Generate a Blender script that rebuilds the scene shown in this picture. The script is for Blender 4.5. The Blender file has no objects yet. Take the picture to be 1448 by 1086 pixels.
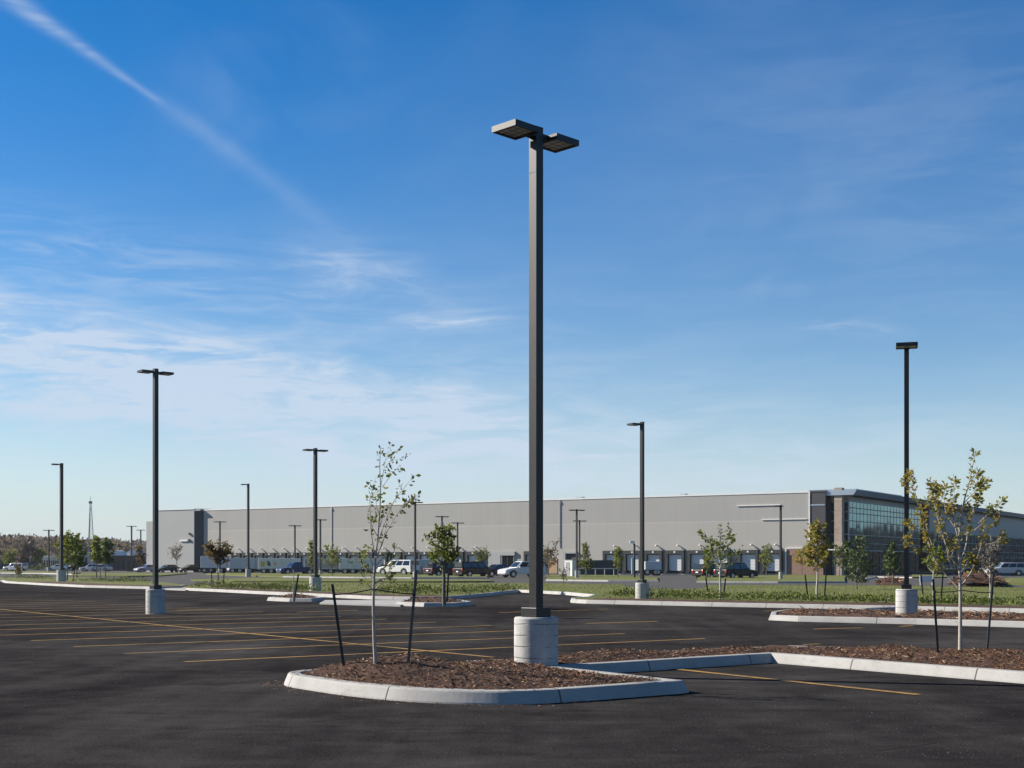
import bpy, math, random
import numpy as np
from mathutils import Vector, Matrix
R = math.radians
rng = random.Random(7)
scene = bpy.context.scene
COL = scene.collection

# ------------------------------------------------------------------ camera
F = 1861.0          # focal length in photo pixels (photo 1448 wide)
HZ = 797.0          # horizon row
CH = 1.55           # eye height
cam_d = bpy.data.cameras.new("camera")
cam_d.sensor_width = 36.0
cam_d.lens = F / 1448 * 36
cam_d.shift_y = (HZ - 543) / 1448
cam_d.clip_start = 0.1
cam_d.clip_end = 20000
cam = bpy.data.objects.new("camera", cam_d)
cam.location = (0, 0, CH)
cam.rotation_euler = (R(90), 0, 0)
COL.objects.link(cam)
scene.camera = cam

def G(px, py, z=0.0):
    """photo pixel -> point on the level z"""
    Y = (CH - z) * F / (py - HZ)
    return Vector(((px - 724) * Y / F, Y, z))
def at(px, Y, py):
    return Vector(((px - 724) * Y / F, Y, CH + (HZ - py) * Y / F))

# ------------------------------------------------------------------ node helpers
class E:
    """tiny expression wrapper over math nodes"""
    nt = None
    def __init__(s, v): s.v = v
    @staticmethod
    def m(op, *a, clamp=False):
        n = E.nt.nodes.new('ShaderNodeMath'); n.operation = op; n.use_clamp = clamp
        for i, x in enumerate(a):
            x = x.v if isinstance(x, E) else x
            if isinstance(x, (int, float)): n.inputs[i].default_value = x
            else: E.nt.links.new(x, n.inputs[i])
        return E(n.outputs[0])
    def __add__(s, o): return E.m('ADD', s, o)
    def __radd__(s, o): return E.m('ADD', s, o)
    def __sub__(s, o): return E.m('SUBTRACT', s, o)
    def __rsub__(s, o): return E.m('SUBTRACT', o, s)
    def __mul__(s, o): return E.m('MULTIPLY', s, o)
    def __rmul__(s, o): return E.m('MULTIPLY', s, o)
    def __truediv__(s, o): return E.m('DIVIDE', s, o)
    def sat(s): return E.m('ADD', s, 0.0, clamp=True)
def sstep(x, a, b):
    n = E.nt.nodes.new('ShaderNodeMapRange'); n.interpolation_type = 'SMOOTHSTEP'
    x = x.v if isinstance(x, E) else x
    E.nt.links.new(x, n.inputs[0]); n.inputs[1].default_value = a; n.inputs[2].default_value = b
    return E(n.outputs[0])
def lk(a, b): E.nt.links.new(a.v if isinstance(a, E) else a, b)
def noise(vec, scale, detail=4, rough=.55, dist=0.0, out=0):
    n = E.nt.nodes.new('ShaderNodeTexNoise')
    n.inputs['Scale'].default_value = scale; n.inputs['Detail'].default_value = detail
    n.inputs['Roughness'].default_value = rough; n.inputs['Distortion'].default_value = dist
    lk(vec, n.inputs['Vector'])
    return E(n.outputs[out])
def mapping(vec, sc=(1, 1, 1), rot=(0, 0, 0), loc=(0, 0, 0)):
    n = E.nt.nodes.new('ShaderNodeMapping')
    n.inputs['Scale'].default_value = sc; n.inputs['Rotation'].default_value = rot; n.inputs['Location'].default_value = loc
    lk(vec, n.inputs['Vector']); return n.outputs[0]
def mixc(f, a, b, mode='MIX'):
    n = E.nt.nodes.new('ShaderNodeMix'); n.data_type = 'RGBA'; n.blend_type = mode
    if isinstance(f, (int, float)): n.inputs[0].default_value = f
    else: lk(f, n.inputs[0])
    for x, i in ((a, 6), (b, 7)):
        if isinstance(x, (tuple, list)): n.inputs[i].default_value = (*x[:3], 1)
        else: lk(x, n.inputs[i])
    return n.outputs[2]
def ramp(f, stops, interp='LINEAR'):
    n = E.nt.nodes.new('ShaderNodeValToRGB'); cr = n.color_ramp; cr.interpolation = interp
    while len(cr.elements) < len(stops): cr.elements.new(0.5)
    for e, (p, c) in zip(cr.elements, stops):
        e.position = p; e.color = (*c, 1)
    lk(f, n.inputs[0]); return n.outputs[0]
def start(name):
    m = bpy.data.materials.new(name); m.use_nodes = True
    E.nt = m.node_tree
    b = E.nt.nodes['Principled BSDF']
    tc = E.nt.nodes.new('ShaderNodeTexCoord')
    return m, b, tc
def bump(b, h, strength, dist):
    n = E.nt.nodes.new('ShaderNodeBump'); n.inputs['Strength'].default_value = strength; n.inputs['Distance'].default_value = dist
    lk(h, n.inputs['Height']); lk(n.outputs[0], b.inputs['Normal'])
def mat(name, col, rough=.7, var=.15, scale=3.0, bs=0.0, bscale=40, bd=.01, metal=0.0, spec=.5, rvar=.1, coat=0.0):
    m, b, tc = start(name)
    o = tc.outputs['Object']
    n = noise(o, scale, 6, .6)
    f = 1 + (n - .5) * (2.4 * var)
    c = E.nt.nodes.new('ShaderNodeVectorMath'); c.operation = 'SCALE'
    c.inputs[0].default_value = col; lk(f, c.inputs['Scale'])
    lk(c.outputs[0], b.inputs['Base Color'])
    lk((rough + (n - .5) * (2 * rvar)).sat(), b.inputs['Roughness'])
    b.inputs['Metallic'].default_value = metal
    b.inputs['Specular IOR Level'].default_value = spec
    b.inputs['Coat Weight'].default_value = coat
    if bs > 0: bump(b, noise(o, bscale, 4, .6), bs, bd)
    return m

MAT = {}
def build_materials():
    M = MAT
    # asphalt ----------------------------------------------------------
    m, b, tc = start('asphalt'); o = tc.outputs['Object']
    big = noise(o, .13, 4, .6, 1.2)
    st = noise(mapping(o, (.05, .8, 1), (0, 0, R(-8))), 1.0, 5, .65, .5)
    st2 = noise(mapping(o, (.9, .045, 1), (0, 0, R(24))), 1.0, 5, .65, .6)
    mid = noise(o, 2.2, 5, .65)
    fine = noise(o, 95, 3, .7)
    grit = noise(o, 260, 2, .7)
    stain = sstep(noise(mapping(o, (.25, .6, 1)), 1.0, 4, .55, 1.0), .60, .72)
    clump = noise(o, 38, 4, .75)
    rot = mapping(o, (1, 1, 1), (0, 0, R(-37)))
    sr = E.nt.nodes.new('ShaderNodeSeparateXYZ'); lk(rot, sr.inputs[0])
    seam = 1 - sstep(E.m('ABSOLUTE', E.m('FRACT', (E(sr.outputs[1]) + mid * .05) / 4.6) - .5), .0012, .005)
    seam = seam * sstep(noise(o, .7, 3, .5), .35, .6)
    oil = sstep(noise(mapping(o, (1, 1, 1), (0, 0, 0), (9, 4, 0)), .8, 3, .5), .69, .76)
    dust = sstep(noise(mapping(o, (.3, .9, 1), (0, 0, R(14)), (2, 8, 0)), .7, 7, .7, 1.2), .52, .78)
    v = .62 + (big - .5) * .75 + (st - .5) * .36 + (st2 - .5) * .36 + (mid - .5) * .4 + (clump - .5) * .95 + (fine - .5) * .7 + (grit - .5) * .6 - stain * .12 - seam * .22 - oil * .16 + dust * .13
    c = ramp(v.sat(), [(0.0, (.006, .0057, .0062)), (.5, (.0215, .0202, .0208)), (1.0, (.085, .08, .078))])
    lk(c, b.inputs['Base Color'])
    lk((.86 + (big - .5) * .2 + (fine - .5) * .2).sat(), b.inputs['Roughness'])
    b.inputs['Specular IOR Level'].default_value = 0.0
    bump(b, fine * .6 + grit * .5 + mid * .5 + clump * .6, .7, .008)
    M['asphalt'] = m
    M['pale_asphalt'] = mat('pale grey asphalt', (.085, .082, .078), .9, .3, .5, .3, 30, .01, spec=.1)  # dust and the grazing sheen of far asphalt both put into the paler colour
    m, b, tc = start('grit stones')
    g = E.nt.nodes.new('ShaderNodeNewGeometry')
    lk(ramp(g.outputs['Random Per Island'], [(0, (.03, .029, .03)), (.6, (.09, .085, .08)), (1, (.15, .145, .135))]), b.inputs['Base Color']); b.inputs['Roughness'].default_value = .9
    M['grit'] = m
    # concrete kerb: joints from the arc-length UV ---------------------
    m, b, tc = start('kerb concrete'); o = tc.outputs['Object']
    sx = E.nt.nodes.new('ShaderNodeSeparateXYZ'); lk(tc.outputs['UV'], sx.inputs[0])
    fr = E.m('FRACT', E(sx.outputs[0]) / 2.1)
    j = 1 - sstep(E.m('ABSOLUTE', fr - .5), .003, .006)
    blot = noise(o, 1.6, 6, .65); fine = noise(o, 55, 4, .7)
    dirt = sstep(noise(mapping(o, (1, 1, 3)), 3.2, 6, .7, .6), .56, .72)
    crack = sstep(noise(o, 6.5, 8, .75, 1.5), .64, .69)
    scuff = sstep(noise(mapping(o, (2, 2, 9)), 2.4, 7, .75, .4), .55, .7)
    v = .58 + (blot - .5) * .75 + (fine - .5) * .45 - dirt * .2 - crack * .2 - scuff * .14
    c = ramp(v.sat(), [(0, (.1, .096, .09)), (.5, (.31, .30, .285)), (1, (.45, .44, .42))])
    c = mixc(j, c, (.06, .058, .055))
    lk(c, b.inputs['Base Color']); b.inputs['Roughness'].default_value = .85
    bump(b, fine * .4 + blot - j * 1.5, .5, .01)
    M['kerb'] = m
    # sidewalk
    m, b, tc = start('sidewalk concrete'); o = tc.outputs['Object']
    v = .5 + (noise(o, .8, 5, .6) - .5) * .6 + (noise(o, 14, 4, .7) - .5) * .3
    lk(ramp(v.sat(), [(0, (.22, .21, .2)), (1, (.46, .445, .42))]), b.inputs['Base Color'])
    b.inputs['Roughness'].default_value = .88
    M['sidewalk'] = m
    # cast pole base: board rings + stains
    m, b, tc = start('cast concrete'); o = tc.outputs['Object']
    sx = E.nt.nodes.new('ShaderNodeSeparateXYZ'); lk(o, sx.inputs[0])
    wob = noise(o, 2.5, 3, .5)
    ring = E.m('FRACT', (E(sx.outputs[2]) + wob * .035) / .155)
    rl = 1 - sstep(E.m('ABSOLUTE', ring - .5), .012, .06)
    rl = rl * sstep(noise(mapping(o, (1, 1, .4), (0, 0, 0), (3, 1, 2)), 4.0, 4, .6), .36, .56)
    blot = noise(o, 3.4, 7, .7); str_ = noise(mapping(o, (9, 9, .7)), 1.0, 5, .65)
    pit = sstep(noise(o, 34, 3, .6), .66, .74)
    v = .6 + (blot - .5) * 1.0 + (str_ - .5) * .6 - rl * .55 - pit * .3
    lk(ramp(v.sat(), [(0, (.1, .098, .094)), (.45, (.33, .325, .31)), (1, (.52, .51, .49))]), b.inputs['Base Color'])
    b.inputs['Roughness'].default_value = .9
    bump(b, blot * .6 - rl * .8 - pit * .5, .7, .012)
    M['cast'] = m
    # mulch
    m, b, tc = start('mulch'); o = tc.outputs['Object']
    n1 = noise(mapping(o, (26, 60, 30), (0, 0, .4)), 1.0, 4, .7, 1.0); n2 = noise(o, 1.1, 4, .6)
    lk(ramp((n1 * .8 + n2 * .35 - .05).sat(), [(.2, (.016, .007, .004)), (.5, (.065, .027, .013)), (.8, (.135, .064, .031))]), b.inputs['Base Color'])
    b.inputs['Roughness'].default_value = .95
    bump(b, n1, 1.0, .03)
    M['mulch'] = m
    m, b, tc = start('bark chip')
    g = E.nt.nodes.new('ShaderNodeNewGeometry')
    pn = noise(tc.outputs['Object'], .9, 4, .6, .8)
    c = ramp(g.outputs['Random Per Island'], [(0, (.02, .008, .0045)), (.3, (.065, .026, .012)), (.62, (.145, .06, .026)), (.86, (.22, .115, .055)), (.96, (.38, .26, .15)), (1, (.5, .39, .25))])
    vs_ = E.nt.nodes.new('ShaderNodeVectorMath'); vs_.operation = 'SCALE'; lk(c, vs_.inputs[0]); lk(.35 + pn * 1.2, vs_.inputs['Scale'])
    lk(vs_.outputs[0], b.inputs['Base Color'])
    b.inputs['Roughness'].default_value = .9
    M['chip'] = m
    # grass
    m, b, tc = start('lawn grass'); o = tc.outputs['Object']
    a = noise(o, .16, 5, .65, .6); f = noise(mapping(o, (1, .35, 1)), 2.6, 6, .75); w = noise(o, .55, 4, .6, 1.0)
    v = .5 + (a - .5) * 1.0 + (f - .5) * .55
    c = ramp(v.sat(), [(.1, (.065, .08, .018)), (.4, (.115, .135, .032)), (.65, (.15, .158, .048)), (.95, (.21, .19, .095))])
    c = mixc(sstep(w, .5, .66) * .75, c, (.17, .145, .08))
    lk(c, b.inputs['Base Color']); b.inputs['Roughness'].default_value = .95; b.inputs['Specular IOR Level'].default_value = .15
    bump(b, f, 1.0, .08)
    M['grass'] = m
    def leafmat(name, stops, trans=.45):
        m, b, tc = start(name)
        g = E.nt.nodes.new('ShaderNodeNewGeometry')
        n = noise(tc.outputs['Object'], 1.7, 3, .6)
        c = ramp((E(g.outputs['Random Per Island']) * .75 + (n - .5) * .9 + .12).sat(), stops)
        lk(c, b.inputs['Base Color']); b.inputs['Roughness'].default_value = .55; b.inputs['Specular IOR Level'].default_value = .3
        t = E.nt.nodes.new('ShaderNodeBsdfTranslucent'); lk(c, t.inputs['Color'])
        mx = E.nt.nodes.new('ShaderNodeMixShader'); mx.inputs[0].default_value = trans
        lk(b.outputs[0], mx.inputs[1]); lk(t.outputs[0], mx.inputs[2])
        out = E.nt.nodes['Material Output']; lk(mx.outputs[0], out.inputs['Surface'])
        return m
    M['leaf_olive'] = leafmat('olive leaves', [(0, (.05, .075, .012)), (.45, (.11, .14, .025)), (.8, (.19, .18, .04)), (1, (.26, .19, .05))])
    M['leaf_gold'] = leafmat('gold leaves', [(0, (.11, .14, .025)), (.3, (.22, .22, .035)), (.65, (.34, .26, .045)), (1, (.36, .21, .05))])
    M['leaf_green'] = leafmat('green leaves', [(0, (.03, .06, .01)), (.5, (.075, .12, .022)), (1, (.16, .2, .035))])
    M['leaf_lime'] = leafmat('lime leaves', [(0, (.06, .09, .014)), (.4, (.14, .175, .026)), (.8, (.24, .25, .032)), (1, (.33, .28, .04))])
    M['leaf_brown'] = leafmat('rusty leaves', [(0, (.05, .05, .015)), (.4, (.11, .085, .03)), (.8, (.17, .1, .04)), (1, (.2, .09, .035))])
    M['leaf_dark'] = leafmat('dark needles', [(0, (.02, .042, .01)), (.6, (.06, .095, .02)), (1, (.14, .15, .035))], .15)
    M['leaf_yellow'] = leafmat('yellow leaves', [(0, (.12, .12, .02)), (.4, (.32, .26, .03)), (1, (.5, .33, .03))])
    M['twig_grey'] = leafmat('bare twigs', [(0, (.05, .04, .035)), (.5, (.095, .075, .066)), (.8, (.115, .085, .07)), (1, (.12, .115, .06))], .1)
    M['wood_leaf'] = leafmat('woodland foliage', [(0, (.08, .068, .056)), (.35, (.105, .083, .066)), (.7, (.13, .09, .068)), (.9, (.125, .108, .062)), (1, (.14, .125, .06))], .55)
    M['shrub'] = leafmat('shrub leaves', [(0, (.035, .05, .01)), (.5, (.095, .125, .02)), (.85, (.165, .195, .03)), (1, (.22, .2, .045))], .2)
    M['blade'] = leafmat('grass blades', [(0, (.07, .085, .016)), (.5, (.13, .148, .032)), (1, (.2, .185, .065))], .3)
    M['bark_pale'] = mat('pale bark', (.33, .30, .26), .85, .35, 14, .6, 40)
    M['bark'] = mat('brown bark', (.13, .105, .085), .9, .35, 10, .6, 40)
    # metals & paint
    m, b, tc = start('bronze powder coat'); o = tc.outputs['Object']
    sp = noise(o, 75, 3, .7); lg = noise(mapping(o, (2, 2, .5)), 1.0, 4, .6)
    v = .5 + (sp - .5) * .9 + (lg - .5) * .5
    lk(ramp(v.sat(), [(0, (.0075, .0068, .007)), (.5, (.0165, .0148, .0148)), (1, (.05, .046, .044))]), b.inputs['Base Color'])
    b.inputs['Metallic'].default_value = .3; lk((.42 + (sp - .5) * .3).sat(), b.inputs['Roughness'])
    bump(b, sp, .25, .002)
    M['bronze'] = m
    M['stake_black'] = mat('black stake', (.012, .012, .012), .6, .2, 20)
    M['stake_grey'] = mat('grey steel stake', (.075, .075, .072), .55, .3, 20, metal=.3)
    M['strap'] = mat('black strap', (.01, .01, .01), .7, .1, 10)
    # led panel with lens grid
    m, b, tc = start('led lens'); o = tc.outputs['Object']
    br = E.nt.nodes.new('ShaderNodeTexBrick'); br.offset = 0
    br.inputs['Color1'].default_value = (.62, .62, .56, 1); br.inputs['Color2'].default_value = (.45, .46, .42, 1); br.inputs['Mortar'].default_value = (.025, .025, .025, 1)
    br.inputs['Scale'].default_value = 1; br.inputs['Mortar Size'].default_value = .009; br.inputs['Brick Width'].default_value = .115; br.inputs['Row Height'].default_value = .115
    lk(mapping(o, (1, 1, 1), (0, 0, R(-45))), br.inputs['Vector']); lk(br.outputs[0], b.inputs['Base Color']); b.inputs['Roughness'].default_value = .25
    M['led'] = m
    # warehouse wall: tan band, grey band, joints by position along the wall (UV) and height
    m, b, tc = start('precast wall'); o = tc.outputs['Object']
    sx = E.nt.nodes.new('ShaderNodeSeparateXYZ'); lk(tc.outputs['UV'], sx.inputs[0])
    U, V = E(sx.outputs[0]), E(sx.outputs[1])
    pid = E.m('FLOOR', U / 3.66)
    wn = E.nt.nodes.new('ShaderNodeTexWhiteNoise'); wn.noise_dimensions = '1D'; lk(pid, wn.inputs['W'])
    jt = 1 - sstep(E.m('ABSOLUTE', E.m('FRACT', U / 3.66) - .5), .004, .012)
    blot = noise(o, .35, 6, .62); fine = noise(o, 6, 4, .6)
    streak = noise(mapping(o, (1.1, 1.1, .06)), 1.0, 5, .65)
    shade = 1 + (E(wn.outputs[0]) - .5) * .03 + (blot - .5) * .1 + (streak - .5) * .11 + (fine - .5) * .06
    band = sstep(V, 7.39, 7.41)
    base = mixc(band, (.395, .374, .339), (.362, .35, .328))
    lt = sstep(V, 7.28, 7.30) * (1 - sstep(V, 7.42, 7.44)) * sstep(U, 0, 1)
    base = mixc(lt * .55, base, (.5, .475, .445))
    sc = E.nt.nodes.new('ShaderNodeVectorMath'); sc.operation = 'SCALE'; lk(base, sc.inputs[0]); lk(shade - jt * .1, sc.inputs['Scale'])
    lk(sc.outputs[0], b.inputs['Base Color']); b.inputs['Roughness'].default_value = .88
    bump(b, fine, .3, .02)
    M['wall'] = m
    M['wing'] = mat('painted wing wall', (.36, .36, .35), .85, .07, .3)
    M['coping'] = mat('white coping', (.75, .74, .72), .5, .08, 1)
    M['charcoal'] = mat('charcoal wall panel', (.05, .049, .058), .7, .15, .8)
    M['brick'] = None
    m, b, tc = start('brown brick'); 
    br = E.nt.nodes.new('ShaderNodeTexBrick')
    br.inputs['Color1'].default_value = (.2, .105, .07, 1); br.inputs['Color2'].default_value = (.27, .15, .1, 1); br.inputs['Mortar'].default_value = (.3, .25, .21, 1)
    br.inputs['Scale'].default_value = 1; br.inputs['Mortar Size'].default_value = .02; br.inputs['Brick Width'].default_value = .5; br.inputs['Row Height'].default_value = .2
    lk(tc.outputs['UV'], br.inputs['Vector']); lk(br.outputs[0], b.inputs['Base Color']); b.inputs['Roughness'].default_value = .9
    M['brick'] = m
    m, b, tc = start('stone pillar')
    br = E.nt.nodes.new('ShaderNodeTexBrick')
    br.inputs['Color1'].default_value = (.33, .25, .19, 1); br.inputs['Color2'].default_value = (.42, .34, .27, 1); br.inputs['Mortar'].default_value = (.3, .26, .22, 1)
    br.inputs['Scale'].default_value = 1; br.inputs['Mortar Size'].default_value = .02; br.inputs['Brick Width'].default_value = .6; br.inputs['Row Height'].default_value = .3
    lk(tc.outputs['UV'], br.inputs['Vector']); lk(br.outputs[0], b.inputs['Base Color']); b.inputs['Roughness'].default_value = .9
    M['stone'] = m
    # curtain wall glass: panes vary a little in tilt
    m, b, tc = start('teal curtain glass')
    sx = E.nt.nodes.new('ShaderNodeSeparateXYZ'); lk(tc.outputs['UV'], sx.inputs[0])
    cmb = E.nt.nodes.new('ShaderNodeCombineXYZ'); lk(E.m('FLOOR', E(sx.outputs[0]) / 1.52), cmb.inputs[0]); lk(E.m('FLOOR', E(sx.outputs[1]) / 1.05), cmb.inputs[1])
    wn = E.nt.nodes.new('ShaderNodeTexWhiteNoise'); lk(cmb.outputs[0], wn.inputs['Vector'])
    lk(mixc(wn.outputs[0], (.03, .14, .19), (.06, .215, .28)), b.inputs['Base Color'])
    b.inputs['Metallic'].default_value = .85; b.inputs['Roughness'].default_value = .06
    geo = E.nt.nodes.new('ShaderNodeNewGeometry')
    vm = E.nt.nodes.new('ShaderNodeVectorMath'); vm.operation = 'MULTIPLY_ADD'
    lk(wn.outputs['Color'], vm.inputs[0]); vm.inputs[1].default_value = (.012, .012, .012); lk(geo.outputs['Normal'], vm.inputs[2])
    nm = E.nt.nodes.new('ShaderNodeVectorMath'); nm.operation = 'NORMALIZE'; lk(vm.outputs[0], nm.inputs[0]); lk(nm.outputs[0], b.inputs['Normal'])
    M['teal_glass'] = m
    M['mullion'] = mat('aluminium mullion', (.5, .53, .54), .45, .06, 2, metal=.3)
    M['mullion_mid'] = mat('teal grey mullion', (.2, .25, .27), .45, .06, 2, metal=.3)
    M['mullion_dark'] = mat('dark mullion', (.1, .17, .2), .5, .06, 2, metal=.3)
    M['fascia'] = mat('blue grey fascia', (.36, .42, .49), .4, .06, .5, metal=.35)
    M['soffit'] = mat('dark soffit', (.035, .035, .04), .7, .1, 1)
    M['spandrel'] = mat('grey panel band', (.25, .265, .28), .5, .06, .5)
    M['dock_fabric'] = mat('dark dock seal fabric', (.04, .045, .045), .9, .2, 2)
    M['dock_door'] = mat('white dock door', (.62, .63, .63), .6, .06, 1)
    M['void'] = mat('dark opening', (.012, .012, .013), .9, .1, 2)
    M['door_glass'] = mat('dark door glass', (.008, .014, .017), .2, .2, 1.5, spec=.12)
    M['white_paint'] = mat('white paint', (.72, .72, .71), .5, .06, 2)
    M['tan_door'] = mat('tan panel', (.42, .27, .15), .8, .1, 2)
    M['grey_screen'] = mat('dark grey screen', (.05, .053, .06), .75, .12, 1.2)
    M['rail'] = mat('galvanised rail', (.42, .44, .45), .5, .1, 4, metal=.4)
    M['trailer_white'] = mat('trailer white', (.62, .6, .57), .45, .08, .9)
    M['trailer_blue'] = mat('trailer pale blue', (.45, .47, .5), .45, .08, .9)
    M['trailer_grey'] = mat('trailer grey', (.3, .3, .31), .5, .1, .9)
    M['brown_box'] = mat('brown grey panel', (.085, .07, .062), .85, .15, .8)
    M['black_rubber'] = mat('tyre rubber', (.012, .012, .012), .85, .15, 8)
    M['rim'] = mat('wheel rim', (.4, .4, .41), .35, .1, 5, metal=.7)
    M['car_glass'] = mat('car window glass', (.012, .015, .018), .06, .1, 1, spec=.8)
    M['tail'] = mat('red tail lamp', (.4, .012, .02), .25, .1, 4)
    M['head'] = mat('clear head lamp', (.6, .62, .62), .15, .1, 4)
    M['yellow_mark'] = mat('yellow marking', (.6, .36, .03), .6, .1, 3)
    M['dark_mark'] = mat('dark marking', (.04, .045, .06), .6, .1, 3)
    M['mast'] = mat('mast steel', (.16, .17, .2), .6, .1, 1, metal=.3)
    M['hill'] = mat('wooded hill', (.1, .085, .08), .95, .35, .035, .6, .2, 1.0)
    # road paint, worn through to the asphalt
    m, b, tc = start('yellow road paint'); o = tc.outputs['Object']
    wn_ = sstep(noise(o, 9, 6, .75) * .62 + noise(o, .5, 3, .6) * .5, .5, .72)
    g_ = noise(o, 120, 3, .7)
    c = ramp((.5 + (noise(o, 1.3, 4, .6) - .5) * .8 + (g_ - .5) * .5).sat(), [(0, (.24, .13, .025)), (1, (.5, .28, .05))])
    lk(mixc(wn_ * .78, c, (.036, .032, .03)), b.inputs['Base Color']); b.inputs['Roughness'].default_value = .8
    M['line'] = m
    m, b, tc = start('ground earth'); o = tc.outputs['Object']
    lk(ramp(noise(o, .02, 5, .6), [(.3, (.06, .075, .025)), (.7, (.13, .12, .06))]), b.inputs['Base Color']); b.inputs['Roughness'].default_value = 1
    M['earth'] = m
build_materials()
def car_paint(name, col, metal=.0):
    m, b, tc = start(name)
    n = noise(tc.outputs['Object'], 1.5, 3, .5)
    c = E.nt.nodes.new('ShaderNodeVectorMath'); c.operation = 'SCALE'; c.inputs[0].default_value = col; lk(1 + (n - .5) * .12, c.inputs['Scale'])
    lk(c.outputs[0], b.inputs['Base Color']); b.inputs['Metallic'].default_value = metal
    b.inputs['Roughness'].default_value = .28; dk_ = sum(col) < .3; b.inputs['Specular IOR Level'].default_value = .12 if dk_ else .3; b.inputs['Coat Weight'].default_value = .12 if dk_ else .3; b.inputs['Coat Roughness'].default_value = .16
    return m

# ------------------------------------------------------------------ mesh helpers
class MB:
    def __init__(s): s.v = []; s.f = []; s.uv = {}; s.mi = []
    def add(s, vs, fs, mi=0, uvs=None):
        k = len(s.v); s.v.extend([tuple(p) for p in vs])
        for i, f in enumerate(fs):
            if uvs: s.uv[len(s.f)] = uvs[i]
            s.f.append(tuple(k + j for j in f)); s.mi.append(mi)
    def box(s, c, size, ax=0.0, mi=0):
        """axis box centred c, rotated ax about Z"""
        ca, sa = math.cos(ax), math.sin(ax); hx, hy, hz = size[0] / 2, size[1] / 2, size[2] / 2
        vs = []
        for z in (-hz, hz):
            for x, y in ((-hx, -hy), (hx, -hy), (hx, hy), (-hx, hy)):
                vs.append((c[0] + x * ca - y * sa, c[1] + x * sa + y * ca, c[2] + z))
        s.add(vs, [(3, 2, 1, 0), (4, 5, 6, 7), (0, 1, 5, 4), (1, 2, 6, 5), (2, 3, 7, 6), (3, 0, 4, 7)], mi)
    def prism(s, poly, z0, z1, mi=0, uvscale=True):
        n = len(poly)
        vs = [(p[0], p[1], z0) for p in poly] + [(p[0], p[1], z1) for p in poly]
        s.add(vs, [tuple(range(n - 1, -1, -1)), tuple(range(n, 2 * n))], mi)
        d = 0
        for i in range(n):
            j = (i + 1) % n; L = math.dist(poly[i][:2], poly[j][:2])
            s.add([vs[i], vs[j], vs[n + j], vs[n + i]], [(0, 1, 2, 3)], mi, [[(d, z0), (d + L, z0), (d + L, z1), (d, z1)]])
            d += L
    def wallquad(s, a, b, z0, z1, mi=0, u0=0.0):
        L = math.dist(a[:2], b[:2])
        s.add([(a[0], a[1], z0), (b[0], b[1], z0), (b[0], b[1], z1), (a[0], a[1], z1)], [(0, 1, 2, 3)], mi, [[(u0, z0), (u0 + L, z0), (u0 + L, z1), (u0, z1)]])
    def tube(s, pts, rad, n=6, cap=True):
        pts = [Vector(p) for p in pts]
        if not isinstance(rad, (list, tuple)): rad = [rad] * len(pts)
        rings = []; ref = Vector((0.31, 0.95, 0.05)).normalized()
        for i, p in enumerate(pts):
            d = (pts[min(i + 1, len(pts) - 1)] - pts[max(i - 1, 0)])
            d = d.normalized() if d.length > 1e-9 else Vector((0, 0, 1))
            a = d.cross(ref)
            if a.length < .05: a = d.cross(Vector((1, 0, 0)))
            a.normalize(); b = d.cross(a)
            rings.append([p + (a * math.cos(2 * math.pi * k / n) + b * math.sin(2 * math.pi * k / n)) * rad[i] for k in range(n)])
        vs = [q for r in rings for q in r]; fs = []
        for i in range(len(pts) - 1):
            for k in range(n):
                a, b = i * n + k, i * n + (k + 1) % n
                fs.append((a, a + n, b + n, b))
        if cap:
            fs.append(tuple(range(n))); fs.append(tuple((len(pts) - 1) * n + k for k in range(n - 1, -1, -1)))
        s.add(vs, fs)
    def lathe(s, c, prof, n=24):
        vs = []; fs = []
        for r, z in prof:
            for k in range(n):
                t = 2 * math.pi * k / n; vs.append((c[0] + r * math.cos(t), c[1] + r * math.sin(t), c[2] + z))
        for i in range(len(prof) - 1):
            for k in range(n):
                a, b = i * n + k, i * n + (k + 1) % n
                fs.append((a, b, b + n, a + n))
        fs.append(tuple(range(n - 1, -1, -1))); fs.append(tuple((len(prof) - 1) * n + k for k in range(n)))
        s.add(vs, fs)
    def leaf(s, p, d, size, r, wid=.5):
        d = Vector(d); 
        if d.length < 1e-6: d = Vector((0, 0, 1))
        d.normalize()
        a = d.cross(Vector((r.uniform(-1, 1), r.uniform(-1, 1), r.uniform(-1, 1))))
        if a.length < 1e-4: a = d.cross(Vector((1, 0, .3)))
        a.normalize(); nrm = d.cross(a)
        w = size * wid * .5
        p = Vector(p); mid = p + d * size * .5 
        s.add([p, mid + a * w + nrm * w * .45, p + d * size, mid - a * w + nrm * w * .45], [(0, 1, 2), (0, 2, 3)])
    def build(s, name, mats, parent=None, smooth=False, bevel=0, origin=None, seg=2):
        me = bpy.data.meshes.new(name)
        vs = s.v
        if origin is not None: vs = [(x - origin[0], y - origin[1], z - origin[2]) for x, y, z in vs]
        me.from_pydata(vs, [], s.f)
        if not isinstance(mats, (list, tuple)): mats = [mats]
        for m in mats: me.materials.append(m)
        if len(mats) > 1: me.polygons.foreach_set('material_index', s.mi)
        if s.uv:
            ul = me.uv_layers.new(name='UVMap')
            for fi, uvs in s.uv.items():
                for li, uv in zip(me.polygons[fi].loop_indices, uvs): ul.data[li].uv = uv
        if smooth: me.polygons.foreach_set('use_smooth', [True] * len(me.polygons))
        me.update()
        o = bpy.data.objects.new(name, me); COL.objects.link(o)
        if parent: o.parent = parent
        elif origin is not None: o.location = origin
        if bevel:
            b = o.modifiers.new('bevel', 'BEVEL'); b.width = bevel; b.segments = seg; b.limit_method = 'ANGLE'; b.angle_limit = R(35)
        return o
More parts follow.
